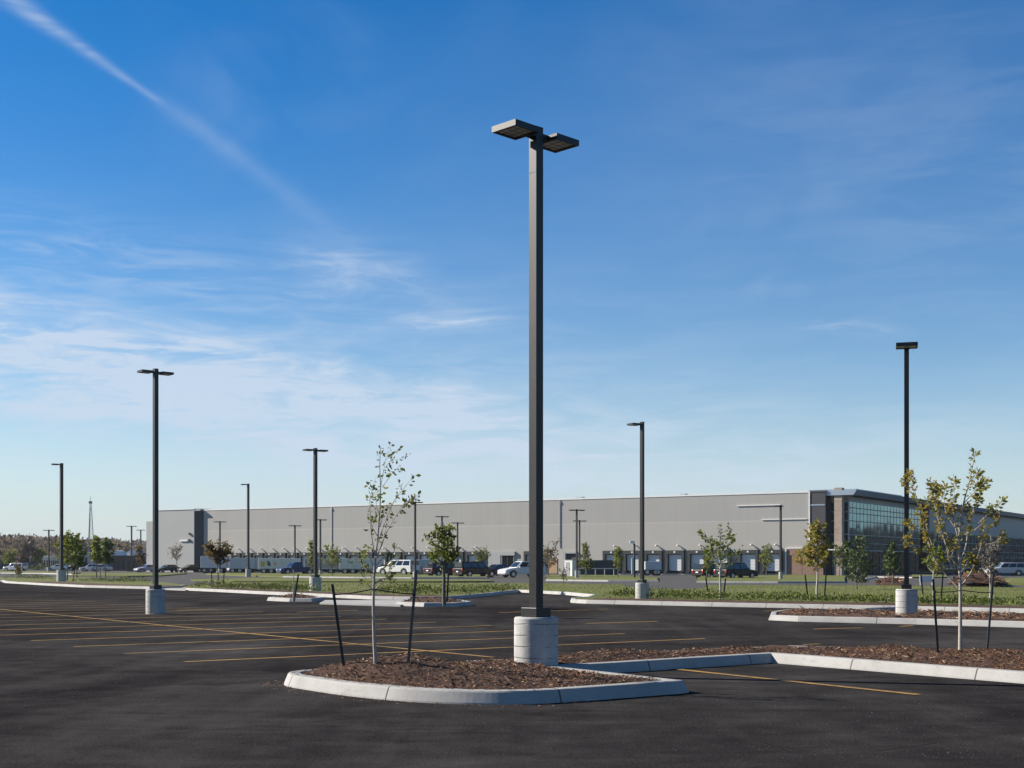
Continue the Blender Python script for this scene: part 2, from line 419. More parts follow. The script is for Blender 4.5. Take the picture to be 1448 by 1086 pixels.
def smooth_angle(o, deg=40):
    me = o.data
    me.polygons.foreach_set('use_smooth', [True] * len(me.polygons))
    me.set_sharp_from_angle(angle=R(deg))
def tag(o, label, cat=None, group=None, kind=None):
    o['label'] = label
    if cat: o['category'] = cat
    if group: o['group'] = group
    if kind: o['kind'] = kind
    return o
def struct(o, label=None):
    o['kind'] = 'structure'
    if label: o['label'] = label
    return o
def thing(name, loc, label, cat, group=None, rz=0.0):
    o = bpy.data.objects.new(name, None); COL.objects.link(o); o.location = loc; o.rotation_euler = (0, 0, rz); o.empty_display_size = .2
    return tag(o, label, cat, group)

# ------------------------------------------------------------------ sky, sun
SUN_EL = R(29)
sun_h = Vector((-.966, .258))         # towards the sun
sun_dir = Vector((sun_h.x * math.cos(SUN_EL), sun_h.y * math.cos(SUN_EL), math.sin(SUN_EL)))
sd = bpy.data.lights.new("sun", 'SUN'); sd.energy = 5.0; sd.angle = R(.5); sd.color = (1.0, .93, .82)
so = bpy.data.objects.new("sun", sd); COL.objects.link(so); so.location = (-20, 10, 30)
so.rotation_euler = sun_dir.to_track_quat('Z', 'Y').to_euler()
def build_world():
    w = bpy.data.worlds.new("World"); scene.world = w; w.use_nodes = True
    nt = E.nt = w.node_tree
    bg = nt.nodes['Background']; bg.inputs[1].default_value = .055
    sky = nt.nodes.new('ShaderNodeTexSky'); sky.sky_type = 'NISHITA'; sky.sun_disc = False
    sky.sun_elevation = SUN_EL; sky.sun_rotation = math.atan2(sun_h.x, sun_h.y)
    sky.air_density = 1.0; sky.dust_density = .1; sky.ozone_density = 2.0; sky.altitude = 200
    tc = nt.nodes.new('ShaderNodeTexCoord')
    sx = nt.nodes.new('ShaderNodeSeparateXYZ'); lk(tc.outputs['Generated'], sx.inputs[0])
    X, Y, Z = (E(sx.outputs[i]) for i in range(3))
    hyp = E.m('SQRT', X * X + Y * Y)
    az = E.m('ARCTAN2', X, Y)
    U = az * 1861.0
    V = (Z / E.m('MAXIMUM', hyp, .02)) * 1861.0
    cv = nt.nodes.new('ShaderNodeCombineXYZ'); lk(U / 1000.0, cv.inputs[0]); lk(V / 1000.0, cv.inputs[1])
    P = cv.outputs[0]
    def gauss(cx, cy, sx_, sy_, tilt=0):
        ct, st = math.cos(R(tilt)), math.sin(R(tilt))
        dx, dy = U - cx, V - cy
        a = (dx * ct + dy * st) / sx_; b = (dy * ct - dx * st) / sy_
        return E.m('EXPONENT', (a * a + b * b) * -1.0)
    streak = noise(mapping(P, (1.6, 9, 1), (0, 0, R(7))), 2.8, 8, .6, .6)
    streak2 = noise(mapping(P, (2.2, 12, 1), (0, 0, R(12)), (4, 2, 0)), 3.0, 8, .62, .8)
    wisp = noise(mapping(P, (1.5, 2.4, 1), (0, 0, R(-30)), (1, 7, 0)), 2.0, 8, .58, .5)
    s1 = sstep(streak, .38, .68); s2 = sstep(streak2, .4, .68); w1 = sstep(wisp, .42, .75)
    c = gauss(-640, 300, 380, 50, -11) * (.18 + s1 * 1.1)
    c = c + gauss(-380, 258, 430, 42, -9) * (.03 + s2 * .9)
    c = c + gauss(-300, 195, 440, 60, -4) * (.15 + s1 * .6)
    c = c + gauss(-620, 225, 300, 55, 2) * s2 * .5
    c = c + gauss(-250, 110, 900, 110, 0) * (.16 + s2 * .3)
    c = c + gauss(-330, 250, 620, 150, -6) * (.05 + s1 * .24 + s2 * .2)
    c = c + gauss(420, 150, 600, 70, 3) * (.08 + s1 * .22)
    c = c + gauss(-225, 412, 85, 34, -8) * (.1 + w1 * .4 + s2 * .35)
    c = c + gauss(-84, 345, 62, 10, 2) * (.32 + s2 * .8)
    c = c + gauss(330, 388, 70, 13, -6) * w1 * .6
    c = c + gauss(460, 325, 60, 10, -8) * s2 * .6
    c = c + gauss(-560, 410, 330, 40, -6) * s2 * .28
    c = c + gauss(260, 560, 520, 300, 30) * (.085 + w1 * .1)
    c = c + gauss(-330, 680, 130, 120, 30) * w1 * .26
    c = c + gauss(640, 520, 360, 260, 0) * (.05 + s1 * .1)
    # contrail : line through (-724,775) .. (-489,635) .. (-249,470)
    dx, dy = 235.0, -142.0; L = math.hypot(dx, dy); dx /= L; dy /= L
    t = (U + 724.0) * dx + (V - 775.0) * dy
    d = (V - 775.0) * dx - (U + 724.0) * dy
    wob = (noise(mapping(P, (1, 1, 1), (0, 0, R(31))), 9, 5, .6) - .5) * 14.0
    wid = 15.0 - t * .042
    wid = E.m('MAXIMUM', wid, 5.0)
    q = (d + wob * sstep(t, 300, 0)) / wid
    trail = E.m('EXPONENT', q * q * -1.0) * (1 - sstep(t, 235, 300)) * (.26 + s2 * .26) * sstep(t, -400, 0)
    # curve of the trail as it dissolves
    d2 = d + (t - 270.0) * (t - 270.0) * .00022
    q2 = d2 / 13.0
    trail2 = E.m('EXPONENT', q2 * q2 * -1.0) * sstep(t, 235, 330) * (1 - sstep(t, 450, 620)) * (.11 + w1 * .12)
    c = (c + trail + trail2).sat() * .84
    # deeper blue, overhead sky dimmed to cut fill light, then thin cirrus
    hs = nt.nodes.new('ShaderNodeHueSaturation'); hs.inputs['Hue'].default_value = .508; hs.inputs['Saturation'].default_value = 1.5; hs.inputs['Value'].default_value = 1.22
    lk(sky.outputs[0], hs.inputs['Color'])
    haze = E.m('EXPONENT', V * (-1.0 / 140.0))
    dim_overhead = nt.nodes.new('ShaderNodeVectorMath'); dim_overhead.operation = 'SCALE'
    lk(hs.outputs[0], dim_overhead.inputs[0]); lk(1 - sstep(V, 800, 2600) * .5, dim_overhead.inputs['Scale'])
    base = mixc(haze * .95, dim_overhead.outputs[0], (5.2, 6.05, 7.3))
    col = mixc(c, base, (5.9, 6.9, 8.3))
    lk(col, bg.inputs[0])
build_world()
scene.view_settings.view_transform = 'Standard'; scene.view_settings.look = 'None'
scene.view_settings.gamma = 1; scene.view_settings.exposure = 0.9
scene.cycles.use_denoising = True
scene.cycles.max_bounces = 5; scene.cycles.transparent_max_bounces = 4
scene.cycles.sample_clamp_indirect = 6

# ------------------------------------------------------------------ ground
mb = MB(); mb.add([(-1700, -150, -.06), (1700, -150, -.06), (1700, 1900, -.06), (-1700, 1900, -.06)], [(0, 1, 2, 3)])
struct(mb.build('ground', MAT['earth']), 'open ground reaching to the horizon')
mb = MB(); mb.add([(-260, -60, 0), (260, -60, 0), (260, 330, 0), (-260, 330, 0)], [(0, 1, 2, 3)])
struct(mb.build('parking_lot', MAT['asphalt']), 'dark asphalt of the empty parking lot')
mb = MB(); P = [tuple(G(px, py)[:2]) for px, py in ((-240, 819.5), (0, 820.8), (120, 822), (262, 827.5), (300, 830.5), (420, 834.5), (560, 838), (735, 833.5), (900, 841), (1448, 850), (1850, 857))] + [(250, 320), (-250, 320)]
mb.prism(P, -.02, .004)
struct(mb.build('drive', MAT['pale_asphalt']), 'paler asphalt of the drive and truck court behind the lawn')
# grit on the near asphalt
mb = MB(); r = random.Random(31)
for _ in range(2000):
    Y = 10.5 + 16 * r.random() ** 1.6; X = r.uniform(-.4, .4) * Y; q = r.uniform(.0025, .007) * (1.5 if r.random() < .1 else 1)
    mb.add([(X - q, Y - q * .6, 0), (X + q, Y - q * .8, 0), (X + q * .7, Y + q, 0), (X - q * .8, Y + q * .8, 0), (X, Y, q * 1.3)], [(0, 1, 4), (1, 2, 4), (2, 3, 4), (3, 0, 4)])
tag(mb.build('grit', MAT['grit']), 'loose grit on the near asphalt', 'grit', kind='stuff')
# far wooded ridge on the left
mb = MB(); nx, ny = 90, 8; vs = []
for j in range(ny):
    for i in range(nx):
        px = -500 + i * 12.0; Y = 820 + j * 90
        top = 19.5 + 2.2 * math.sin(i * .23) + 1.6 * math.sin(i * .61 + 1) - max(0, (px - 60)) * .02
        z = top * math.sin(min(1, j / 3.0) * math.pi / 2) - (2 if j == 0 else 0)
        vs.append(((px - 724) * Y / F, Y, z))
mb.add(vs, [(j * nx + i, j * nx + i + 1, (j + 1) * nx + i + 1, (j + 1) * nx + i) for j in range(ny - 1) for i in range(nx - 1)])
struct(mb.build('hill', MAT['hill'], smooth=True), 'low wooded ridge on the left horizon')

def ribbon(a, b, w, z, mb):
    a, b = Vector(a[:2]), Vector(b[:2]); d = (b - a).normalized(); n = Vector((-d.y, d.x)) * w / 2
    N = max(2, int((b - a).length / .6)); r = random.Random(int(a.x * 91 + b.y * 17))
    L, Rr = [], []
    for i in range(N + 1):
        p = a.lerp(b, i / N); j = n * (1 + r.uniform(-.09, .09))
        L.append((*(p + j), z)); Rr.append((*(p - j), z))
    mb.add(L + Rr, [(i, N + 1 + i, N + 2 + i, i + 1) for i in range(N)])
mb = MB()
u_ = Vector((.818, .576)); s0 = G(260, 936)
for k in range(17):
    a = Vector((s0.x, s0.y)) + Vector((-.62, .785)) * 2.42 * k
    ribbon(a, a + u_ * 11.2, .1, .004, mb)
struct(mb.build('stall_lines', MAT['line']), 'yellow painted stall lines on the asphalt')
mb = MB()
ribbon(G(697, 930), G(-60, 856), .1, .009, mb)
for (a, b) in (((900, 941), (1298, 983)), ((1136, 912), (1161, 911)), ((1080, 864.5), (1131, 862)), ((1192, 868.6), (1232, 864)), ((1405, 873.4), (1452, 867.8)), ((1273, 886.2), (1291, 885)), ((250, 863.5), (306, 861.5)), ((830, 882), (930, 879)), ((705, 866.5), (860, 861.5)), ((420, 866), (505, 863.5)), ((1150, 890), (1220, 888))):
    ribbon(G(*a), G(*b), .12, .009, mb)
struct(mb.build('bay_lines', MAT['line']), 'yellow painted bay lines on the asphalt')

# ------------------------------------------------------------------ kerbs, islands
def offset_poly(path, d, closed):
    out = []; n = len(path)
    for i in range(n):
        p = Vector(path[i][:2])
        a = Vector(path[i - 1][:2]) if (closed or i > 0) else None
        b = Vector(path[(i + 1) % n][:2]) if (closed or i < n - 1) else None
        ns = []
        if a is not None and (p - a).length > 1e-6: t = (p - a).normalized(); ns.append(Vector((-t.y, t.x)))
        if b is not None and (b - p).length > 1e-6: t = (b - p).normalized(); ns.append(Vector((-t.y, t.x)))
        if len(ns) == 2:
            m = (ns[0] + ns[1]); m = m.normalized() if m.length > 1e-6 else ns[0]
            k = 1 / max(.45, m.dot(ns[0]))
        else: m = ns[0]; k = 1
        out.append(p + m * d * k)
    return out
def kerb(path, closed, label, h=.15, w=.17, z0=0.0, name='kerb', jitter=True):
    """path runs with the planted side on its LEFT"""
    # subdivide
    pts = []
    n = len(path)
    for i in range(n if closed else n - 1):
        a, b = Vector(path[i][:2]), Vector(path[(i + 1) % n][:2]); k = max(1, int((b - a).length / .5))
        for j in range(k): pts.append(a.lerp(b, j / k))
    if not closed: pts.append(Vector(path[-1][:2]))
    prof = [(-.05, -.02), (-.045, h * .12), (0.0, h * .86), (.012, h * .96), (.03, h), (w - .02, h), (w, h * .93), (w, -.02)]
    rows = [offset_poly(pts, d, closed) for d, _ in prof]
    mb = MB(); N = len(pts); arc = [0]
    for i in range(1, N): arc.append(arc[-1] + (pts[i] - pts[i - 1]).length)
    arc.append(arc[-1] + (pts[0] - pts[-1]).length)
    r = random.Random(len(label))
    jz = [r.uniform(-.002, .002) for _ in range(N + 1)]
    base = [[(q.x, q.y, z0 + prof[k][1] + (jz[i] if k in (3, 4, 5, 6) else 0)) for i, q in enumerate(row)] for k, row in enumerate(rows)]
    for k in range(len(prof) - 1):
        for i in range(N if closed else N - 1):
            j = (i + 1) % N
            mb.add([base[k][i], base[k][j], base[k + 1][j], base[k + 1][i]], [(0, 1, 2, 3)], 0,
                   [[(arc[i], k), (arc[i + 1], k), (arc[i + 1], k + 1), (arc[i], k + 1)]])
    if not closed:
        for i, rev in ((0, False), (N - 1, True)):
            vs = [base[k][i] for k in range(len(prof))]
            mb.add(vs, [tuple(range(len(prof)))[::-1 if rev else 1]])
    o = mb.build(name, MAT['kerb']); smooth_angle(o, 42)
    o['label'] = label; o['category'] = 'kerb'; o['group'] = 'concrete kerbs'
    return o
def inside(poly, X, Y):
    c = np.zeros(X.shape, bool); n = len(poly)
    for i in range(n):
        x1, y1 = poly[i][:2]; x2, y2 = poly[i - 1][:2]
        if y1 == y2: continue
        cond = ((y1 > Y) != (y2 > Y)) & (X < (x2 - x1) * (Y - y1) / (y2 - y1) + x1)
        c ^= cond
    return c
def edge_dist(poly, X, Y):
    d = np.full(X.shape, 1e9); n = len(poly)
    for i in range(n):
        x1, y1 = poly[i - 1][:2]; x2, y2 = poly[i][:2]
        L2 = (x2 - x1) ** 2 + (y2 - y1) ** 2 + 1e-12
        t = np.clip(((X - x1) * (x2 - x1) + (Y - y1) * (y2 - y1)) / L2, 0, 1)
        d = np.minimum(d, np.hypot(X - x1 - t * (x2 - x1), Y - y1 - t * (y2 - y1)))
    return d
nr = np.random.RandomState(3)
_ph = nr.uniform(0, 6.28, (24, 3)); _fr = nr.uniform(2, 22, 24)
def rough(X, Y):
    z = np.zeros(np.shape(X))
    for k in range(24):
        a = _ph[k, 0]; z = z + np.sin(_fr[k] * (X * np.cos(a) + Y * np.sin(a)) + _ph[k, 1]) / _fr[k]
    return z * .035

isl = [(-2.89, 16.97), (-2.55, 16.25), (-1.95, 15.45), (-1.44, 14.97), (-1.09, 14.68), (-.43, 14.45), (.14, 14.46), (.80, 14.87), (1.41, 15.35), (2.06, 15.80),
       (.58, 18.03), (4.06, 20.60), (9.3, 13.3), (12.6, 15.4), (8.1, 20.95), (4.75, 22.55), (1.77, 20.75), (-.6, 19.0), (-2.2, 17.85), (-2.75, 17.3)]
def arc(pts, k=8):
    out = []
    n = len(pts)
    for i in range(n - 1):
        p0, p1, p2, p3 = (Vector(pts[j]) for j in (max(i - 1, 0), i, i + 1, min(i + 2, n - 1)))
        for j in range(k):
            t = j / k
            q = .5 * ((2 * p1) + (p2 - p0) * t + (2 * p0 - 5 * p1 + 4 * p2 - p3) * t * t + (3 * p1 - p0 - 3 * p2 + p3) * t ** 3)
            out.append((q.x, q.y))
    out.append(tuple(pts[-1])); return out
isl = arc([(-2.6, 17.5), (-2.84, 17.25), (-2.89, 16.97), (-2.78, 16.6), (-2.5, 16.2), (-1.95, 15.5), (-1.44, 15.02), (-1.0, 14.72), (-.43, 14.52), (.14, 14.52), (.80, 14.87)]) + [(2.0, 15.74), (2.07, 15.83)] + isl[10:18] + [(-2.2, 17.85)]
kerb(isl, True, 'pale concrete kerb around the mulched island under the tall lamp')
def isl_h(X, Y, full=True):
    d = edge_dist(isl, X, Y)
    z = .125 + .06 * np.clip((d - .12) / .45, 0, 1)
    z = z + .17 * np.exp(-((X + 1.45) ** 2 + (Y - 16.75) ** 2) / (2 * .62 ** 2)) * np.clip((d - .12) / .5, 0, 1)
    z = z + .04 * np.exp(-((X - 1.7) ** 2 + (Y - 19.7) ** 2) / (2 * .6 ** 2)) + .05 * np.exp(-((X - 6.5) ** 2 + (Y - 19.2) ** 2) / (2 * 1.0 ** 2))
    if full: z = z + rough(X, Y) * np.clip((d - .1) / .25, 0, 1)
    return z
def mulch_mesh(name, poly, hfun, step, inset, label, nchips, chip=(.03, .1), bbox=None, chip_keep=None):
    P = offset_poly(poly, inset, True)
    xs = [p[0] for p in P]; ys = [p[1] for p in P]
    gx = np.arange(min(xs), max(xs) + step, step); gy = np.arange(min(ys), max(ys) + step, step)
    X, Y = np.meshgrid(gx, gy); ins = inside(P, X, Y); Z = hfun(X, Y)
    mb = MB(); idx = -np.ones(X.shape, int); H, W = X.shape
    cell = ins[:-1, :-1] & ins[1:, :-1] & ins[:-1, 1:] & ins[1:, 1:]
    for j, i in zip(*np.nonzero(cell)):
        q = []
        for a, b in ((j, i), (j, i + 1), (j + 1, i + 1), (j + 1, i)):
            if idx[a, b] < 0: idx[a, b] = len(mb.v); mb.v.append((float(X[a, b]), float(Y[a, b]), float(Z[a, b])))
            q.append(int(idx[a, b]))
        mb.f.append(tuple(q)); mb.mi.append(0)
    P2 = offset_poly(poly, .17, True)
    r = np.random.RandomState(11); cnt = 0
    cx = r.uniform(min(xs), max(xs), nchips * 6); cy = r.uniform(min(ys), max(ys), nchips * 6)
    ok = inside(P2, cx, cy)
    if chip_keep is not None: ok &= chip_keep(cx, cy)
    cx, cy = cx[ok][:nchips], cy[ok][:nchips]; cz = hfun(cx, cy)
    for x, y, z in zip(cx, cy, cz):
        L = r.uniform(*chip) * (1.6 if r.rand() < .12 else 1); w = L * r.uniform(.1, .3); a = r.uniform(0, 6.28); tl = r.uniform(-.1, .55)
        d = Vector((math.cos(a) * math.cos(tl), math.sin(a) * math.cos(tl), math.sin(tl)))
        n = Vector((-math.sin(a), math.cos(a), r.uniform(-.6, .6))).normalized()
        p = Vector((x, y, z + r.uniform(-.004, .012))); up = Vector((0, 0, w * .5))
        e = p + d * L
        mb.add([p - n * w / 2, p + n * w / 2, p + up, e - n * w / 3, e + n * w / 3, e + up * .7], [(0, 3, 5, 2), (1, 2, 5, 4), (0, 1, 4, 3), (0, 2, 1), (3, 4, 5)], 1)
    o = mb.build(name, [MAT['mulch'], MAT['chip']])
    for i, p in enumerate(o.data.polygons):
        if p.material_index == 0: p.use_smooth = True
    return tag(o, label, 'mulch', kind='stuff')
mulch_mesh('mulch_bed', isl, isl_h, .05, .1, 'brown shredded bark mulch heaped inside the near kerbed island', 30000, (.018, .055),
           chip_keep=lambda x, y: (y < 21.3) & (x < 9.5))
mb = MB(); r = random.Random(9)
for _ in range(420):      # chips spilled over the kerb and into the gutter
    k = r.randrange(len(isl)); a_, b_ = Vector(isl[k - 1]), Vector(isl[k])
    if (a_ - b_).length > 3.6: continue
    t_ = (b_ - a_).normalized(); n_ = Vector((t_.y, -t_.x)); off_ = r.choice((-.12, -.09, .07, .1, .16, .3)) + r.uniform(-.03, .05)
    p_ = a_.lerp(b_, r.random()) + n_ * off_; zz_ = .152 if off_ < -.03 else .004
    if -.03 <= off_ < .06: continue
    d_ = Vector((r.uniform(-1, 1), r.uniform(-1, 1), 0)).normalized() * r.uniform(.012, .045); w_ = Vector((-d_.y, d_.x, 0)) * .2
    q_ = Vector((p_.x, p_.y, zz_)); mb.add([q_ - w_, q_ + w_, q_ + d_ + w_ + Vector((0, 0, .008)), q_ + d_ - w_ + Vector((0, 0, .004))], [(0, 1, 2, 3)])
tag(mb.build('mulch_spill', MAT['chip']), 'loose bark chips spilled along the near kerb', 'mulch', kind='stuff')
def hit_isl(px, py, hf=None):
    Y = 12.0
    while Y < 30:
        p = at(px, Y, py); h = float(isl_h(np.array(p.x), np.array(Y), False))
        if p.z <= h and bool(inside(isl, np.array([p.x]), np.array([Y]))[0]): return Vector((p.x, Y, h))
        Y += .02
    return G(px, py, .2)

def poly_px(pts, z=0.0): return [tuple(G(*p, z)[:2]) for p in pts]
# second island on the right, round the right-hand lamp
isl2 = poly_px([(1089, 877), (1131, 879), (1296, 883), (1448, 887.5), (1700, 896)]) + poly_px([(1720, 884), (1448, 875), (1300, 870), (1215, 868.5), (1110, 868.8), (1091, 872)])
kerb(isl2, True, 'long pale kerb around the strip island beneath the right hand lamp')
def isl2_h(X, Y): return .12 + .05 * np.clip((edge_dist(isl2, X, Y) - .15) / .5, 0, 1) + rough(X * .7, Y * .7)
mulch_mesh('mulch_bed', isl2, isl2_h, .14, .1, 'brown mulch filling the strip island around the right lamp base', 3500, (.05, .12))
# a short sunlit divider behind that lamp
mb_d = poly_px([(1217, 867.6), (1266, 864.9), (1266, 863.6), (1262, 863.2), (1216, 866.8)])
kerb(mb_d, True, 'short pale kerb divider just left of the right lamp base', w=.12)

# small islands by the sidewalk
def small_island(pts, lab_k, lab_m):
    P = poly_px(pts)
    kerb(P, True, lab_k)
    def h(X, Y): return .12 + .12 * np.clip((edge_dist(P, X, Y) - .15) / .9, 0, 1) + rough(X * .6, Y * .6)
    mulch_mesh('mulch_bed', P, h, .16, .1, lab_m, 500, (.06, .14))
    return P
small_island([(379, 849.5), (410, 851), (440, 851.2), (458, 849.5), (440, 847.2), (400, 846.6)], 'kerb of the small island around the bare staked trunk', 'mulch of the small island holding the bare staked trunk')
small_island([(561, 856.5), (600, 858), (645, 858), (667, 856), (650, 853), (600, 852.4), (572, 853)], 'kerb of the small island under the round green tree', 'mulch of the small island under the round green tree')
# sidewalk sheets
mb = MB()
def sheet(pts, z, mb): P = poly_px(pts, z); mb.prism([p for p in P][::-1] if area(P) < 0 else P, -.02, z)
def area(P): return sum(P[i - 1][0] * P[i][1] - P[i][0] * P[i - 1][1] for i in range(len(P))) / 2
sheet([(452, 852.3), (566, 855.5), (572, 853.0), (640, 850), (655, 847.6), (632, 848.8), (527, 848.6), (460, 848.5)], .06, mb)
sheet([(228, 832.6), (262, 834.2), (300, 831.4), (262, 829.4)], .05, mb)
struct(mb.build('sidewalk', MAT['sidewalk']), 'pale concrete walk beside the lawn edge')

# lawns ------------------------------------------------------------
def lawn(front, back, label_k, label_g, z=.13, mulch_w=0.0):
    fr = poly_px(front); bk = poly_px(back); P = fr + bk
    if area(P) < 0: P = P[::-1]
    xs = [p[0] for p in P]; ys = [p[1] for p in P]
    mb = MB(); 
    P2 = offset_poly(P, .1, True)
    mb.prism(P2, -.03, z)
    o = mb.build('lawn', MAT['grass']); tag(o, label_g, 'grass', kind='stuff')
    if label_k:
        path = fr if area(fr + bk) > 0 else fr[::-1]
        kerb(path, False, label_k)
    return P
front_a = [(263, 835), (310, 837.2), (360, 839.8), (450, 844), (527, 847.8), (580, 848.8), (632, 848.3), (680, 844), (718, 839.5), (733, 837.6), (738, 837.8), (800, 841.2), (838, 845), (830, 848.5), (808, 850.5), (809, 852.5), (830, 853.6), (1000, 857.5), (1268, 863), (1448, 867.5), (1750, 877)]
back_a = [(1750, 838), (1448, 834), (1250, 830.5), (1000, 830), (988, 836), (905, 836), (880, 829), (760, 827), (560, 826), (330, 825.6), (272, 829.5), (258, 832.6)]
LAWN_A = lawn(front_a, back_a, 'long sunlit kerb edging the main lawn behind the lamps', 'broad green lawn strip behind the parking lot')
front_l = [(-160, 821.6), (3, 822.6), (8, 824.4), (60, 827.6), (120, 830.8), (212, 833), (252, 832.4), (262, 830)]
back_l = [(250, 827.4), (205, 823), (150, 821), (118, 818), (20, 818.2), (-160, 817)]
lawn(front_l, back_l, 'pale kerb along the left lawn below the far left lamp', 'green lawn strip at the left by the single lamp')
lawn([(-160, 810.2), (2, 811), (60, 811.6), (115, 813.4)], [(115, 811.2), (60, 808.6), (-160, 807)], 'short white kerb at the far left by the hedge', 'far left grass strip around the clipped hedge')
lawn([(400, 816.6), (500, 817.6), (582, 818.2), (690, 818.2)], [(690, 814), (580, 811.8), (400, 810.8), (330, 811), (290, 812.6), (350, 815.2)], 'pale kerb in front of the white vehicles by the trailers', 'narrow grass strip in front of the parked trailers')
lawn([(100, 815.2), (180, 815.8), (228, 815.2)], [(266, 811.8), (180, 811.2), (100, 811.2)], None, 'small grass patch left of the dark green car')
lawn([(330, 823.4), (440, 824.2), (560, 824.6), (700, 823.6)], [(690, 821.4), (440, 819.8), (352, 819.2), (268, 821.4)], None, 'thin grass median in the middle of the drive')
lawn([(772, 821.6), (860, 822.6), (931, 822.8)], [(931, 818), (870, 814.5), (772, 813.8)], 'dark edged kerb below the equipment yard grass', 'grass plot in front of the dark equipment screen')
lawn([(985, 824.2), (1100, 824.8), (1196, 824.6)], [(1196, 815.5), (1120, 813.9), (985, 816.4)], 'white kerb in front of the black cars by the docks', 'grass plot beside the brick corner of the warehouse')
lawn([(1288, 817.6), (1340, 817.4)], [(1340, 813), (1288, 813)], None, 'small grass plot below the office at right')
lawn([(1396, 827), (1448, 827.6), (1600, 829)], [(1600, 819), (1448, 818.6), (1404, 819.6)], None, 'grass plot in front of the silver wagon at right')

# a gently curved kerb at the right drive
kerb(poly_px([(1222, 820.8), (1240, 816.6), (1290, 817.6)]), False, 'curved kerb of the drive below the glass office', h=.12)

# planted edge behind the main kerb: mulch strip + shrubs (ground cover mass)
mb = MB()
def strip(path_px, w, z, mb):
    fr = poly_px(path_px); a = offset_poly(fr, .16, False); b = offset_poly(fr, w, False)
    if b[0].y < a[0].y + .0 and b[-1].y < a[-1].y: a = offset_poly(fr, -.16, False); b = offset_poly(fr, -w, False)
    for k in range(len(a) - 1):
        mb.add([(*a[k], z), (*a[k + 1], z), (*b[k + 1], z + .03), (*b[k], z + .03)], [(0, 1, 2, 3)])
strip([(275, 835.6), (310, 837.2), (360, 839.8), (450, 844), (527, 847.8), (580, 848.8), (632, 848.3)], 1.7, .137, mb)
strip([(816, 852.8), (1000, 857.5), (1268, 863), (1448, 867.5), (1750, 877)], 1.9, .137, mb)
strip([(20, 825.4), (60, 827.6), (120, 830.8), (212, 833)], 2.6, .137, mb)
tag(mb.build('mulch_bed', MAT['mulch']), 'brown mulch strips along the lawn edges', 'mulch', kind='stuff')
mb = MB(); r = random.Random(21)
def shrub_clump(mb, c, rx, ry, h, n, r, size=.16):
    for _ in range(n):
        a = r.uniform(0, 6.283); rr = math.sqrt(r.random()); el = r.random()
        x = c[0] + rx * rr * math.cos(a); y = c[1] + ry * rr * math.sin(a)
        top = h * math.sqrt(max(0, 1 - rr * rr * .85)) 
        z = c[2] + top * (el ** .5)
        mb.leaf((x, y, z + .0), (math.cos(a) * rr + r.uniform(-.6, .6), math.sin(a) * rr + r.uniform(-.6, .6), r.uniform(.1, 1.2)), size * .6 * r.uniform(.6, 1.5), r, .5)
def shrub_row(p0, p1, n, h, z=.15, gap=.34, num=190):
    for i in range(n):
        t = (i + r.uniform(.1, .9)) / n
        if r.random() < gap: continue
        px = p0[0] + (p1[0] - p0[0]) * t; py = p0[1] + (p1[1] - p0[1]) * t + r.uniform(-1.2, 1.0)
        c = G(px, py, z); s = r.uniform(.6, 1.25)
        shrub_clump(mb, c, 1.1 * s, .7 * s, h * s, int(num * s), r)
shrub_row((885, 844.5), (1010, 847.5), 11, .34)
shrub_row((1030, 848), (1130, 850), 9, .28, gap=.4)
shrub_row((1145, 850), (1270, 852.5), 11, .24, gap=.5)
shrub_row((1290, 853), (1460, 856), 14, .24, gap=.5)
shrub_row((545, 839.5), (630, 841.5), 11, .4)
shrub_row((640, 840), (715, 835.5), 9, .28)
shrub_row((300, 831), (440, 836), 17, .36, gap=.15)
shrub_row((20, 818.8), (85, 820.6), 7, .4); shrub_row((110, 821.5), (205, 824.5), 9, .35)
tag(mb.build('shrub_bed', MAT['shrub']), 'low green ground cover shrubs along the lawn edges', 'shrubs', kind='stuff')
# grass blades thick enough to break the edges of the lawns
mb = MB(); r = random.Random(5)
P = np.array(LAWN_A)
bx0, bx1 = -28, 45; cnt = 0
xs = nr.uniform(-32, 30, 90000); ys = nr.uniform(46, 130, 90000)
ys = 46 + (ys - 46) * nr.rand(90000)
ok = inside(LAWN_A, xs, ys) & (np.abs(xs / ys) < .42); xs, ys = xs[ok][:20000], ys[ok][:20000]
for x, y in zip(xs, ys):
    mb.leaf((x, y, .12), (r.uniform(-.4, .4), r.uniform(-.4, .4), 1), r.uniform(.03, .075) * (y / 60), r, .4)
tag(mb.build('grass', MAT['blade']), 'uneven grass blades of the main lawn', 'grass', kind='stuff')
# rough mulch/earth mounds by the office drive
def mound(pts, h, label):
    P = poly_px(pts); P = P if area(P) > 0 else P[::-1]
    def hf(X, Y): return .02 + h * np.clip(edge_dist(P, X, Y) / 2.2, 0, 1) ** .7 + rough(X * .3, Y * .3) * 2.2
    o = mulch_mesh('mulch_mound', P, hf, .5, 0.0, label, 900, (.12, .35))
mound([(1238, 828.5), (1280, 828.5), (1284, 824), (1262, 822), (1240, 823.5)], .55, 'small bark mound under the dark conifer')
mound([(1338, 832), (1432, 831.5), (1425, 827.5), (1400, 824.5), (1362, 823.5), (1340, 826)], 1.0, 'long dark bark mound behind the right tree')

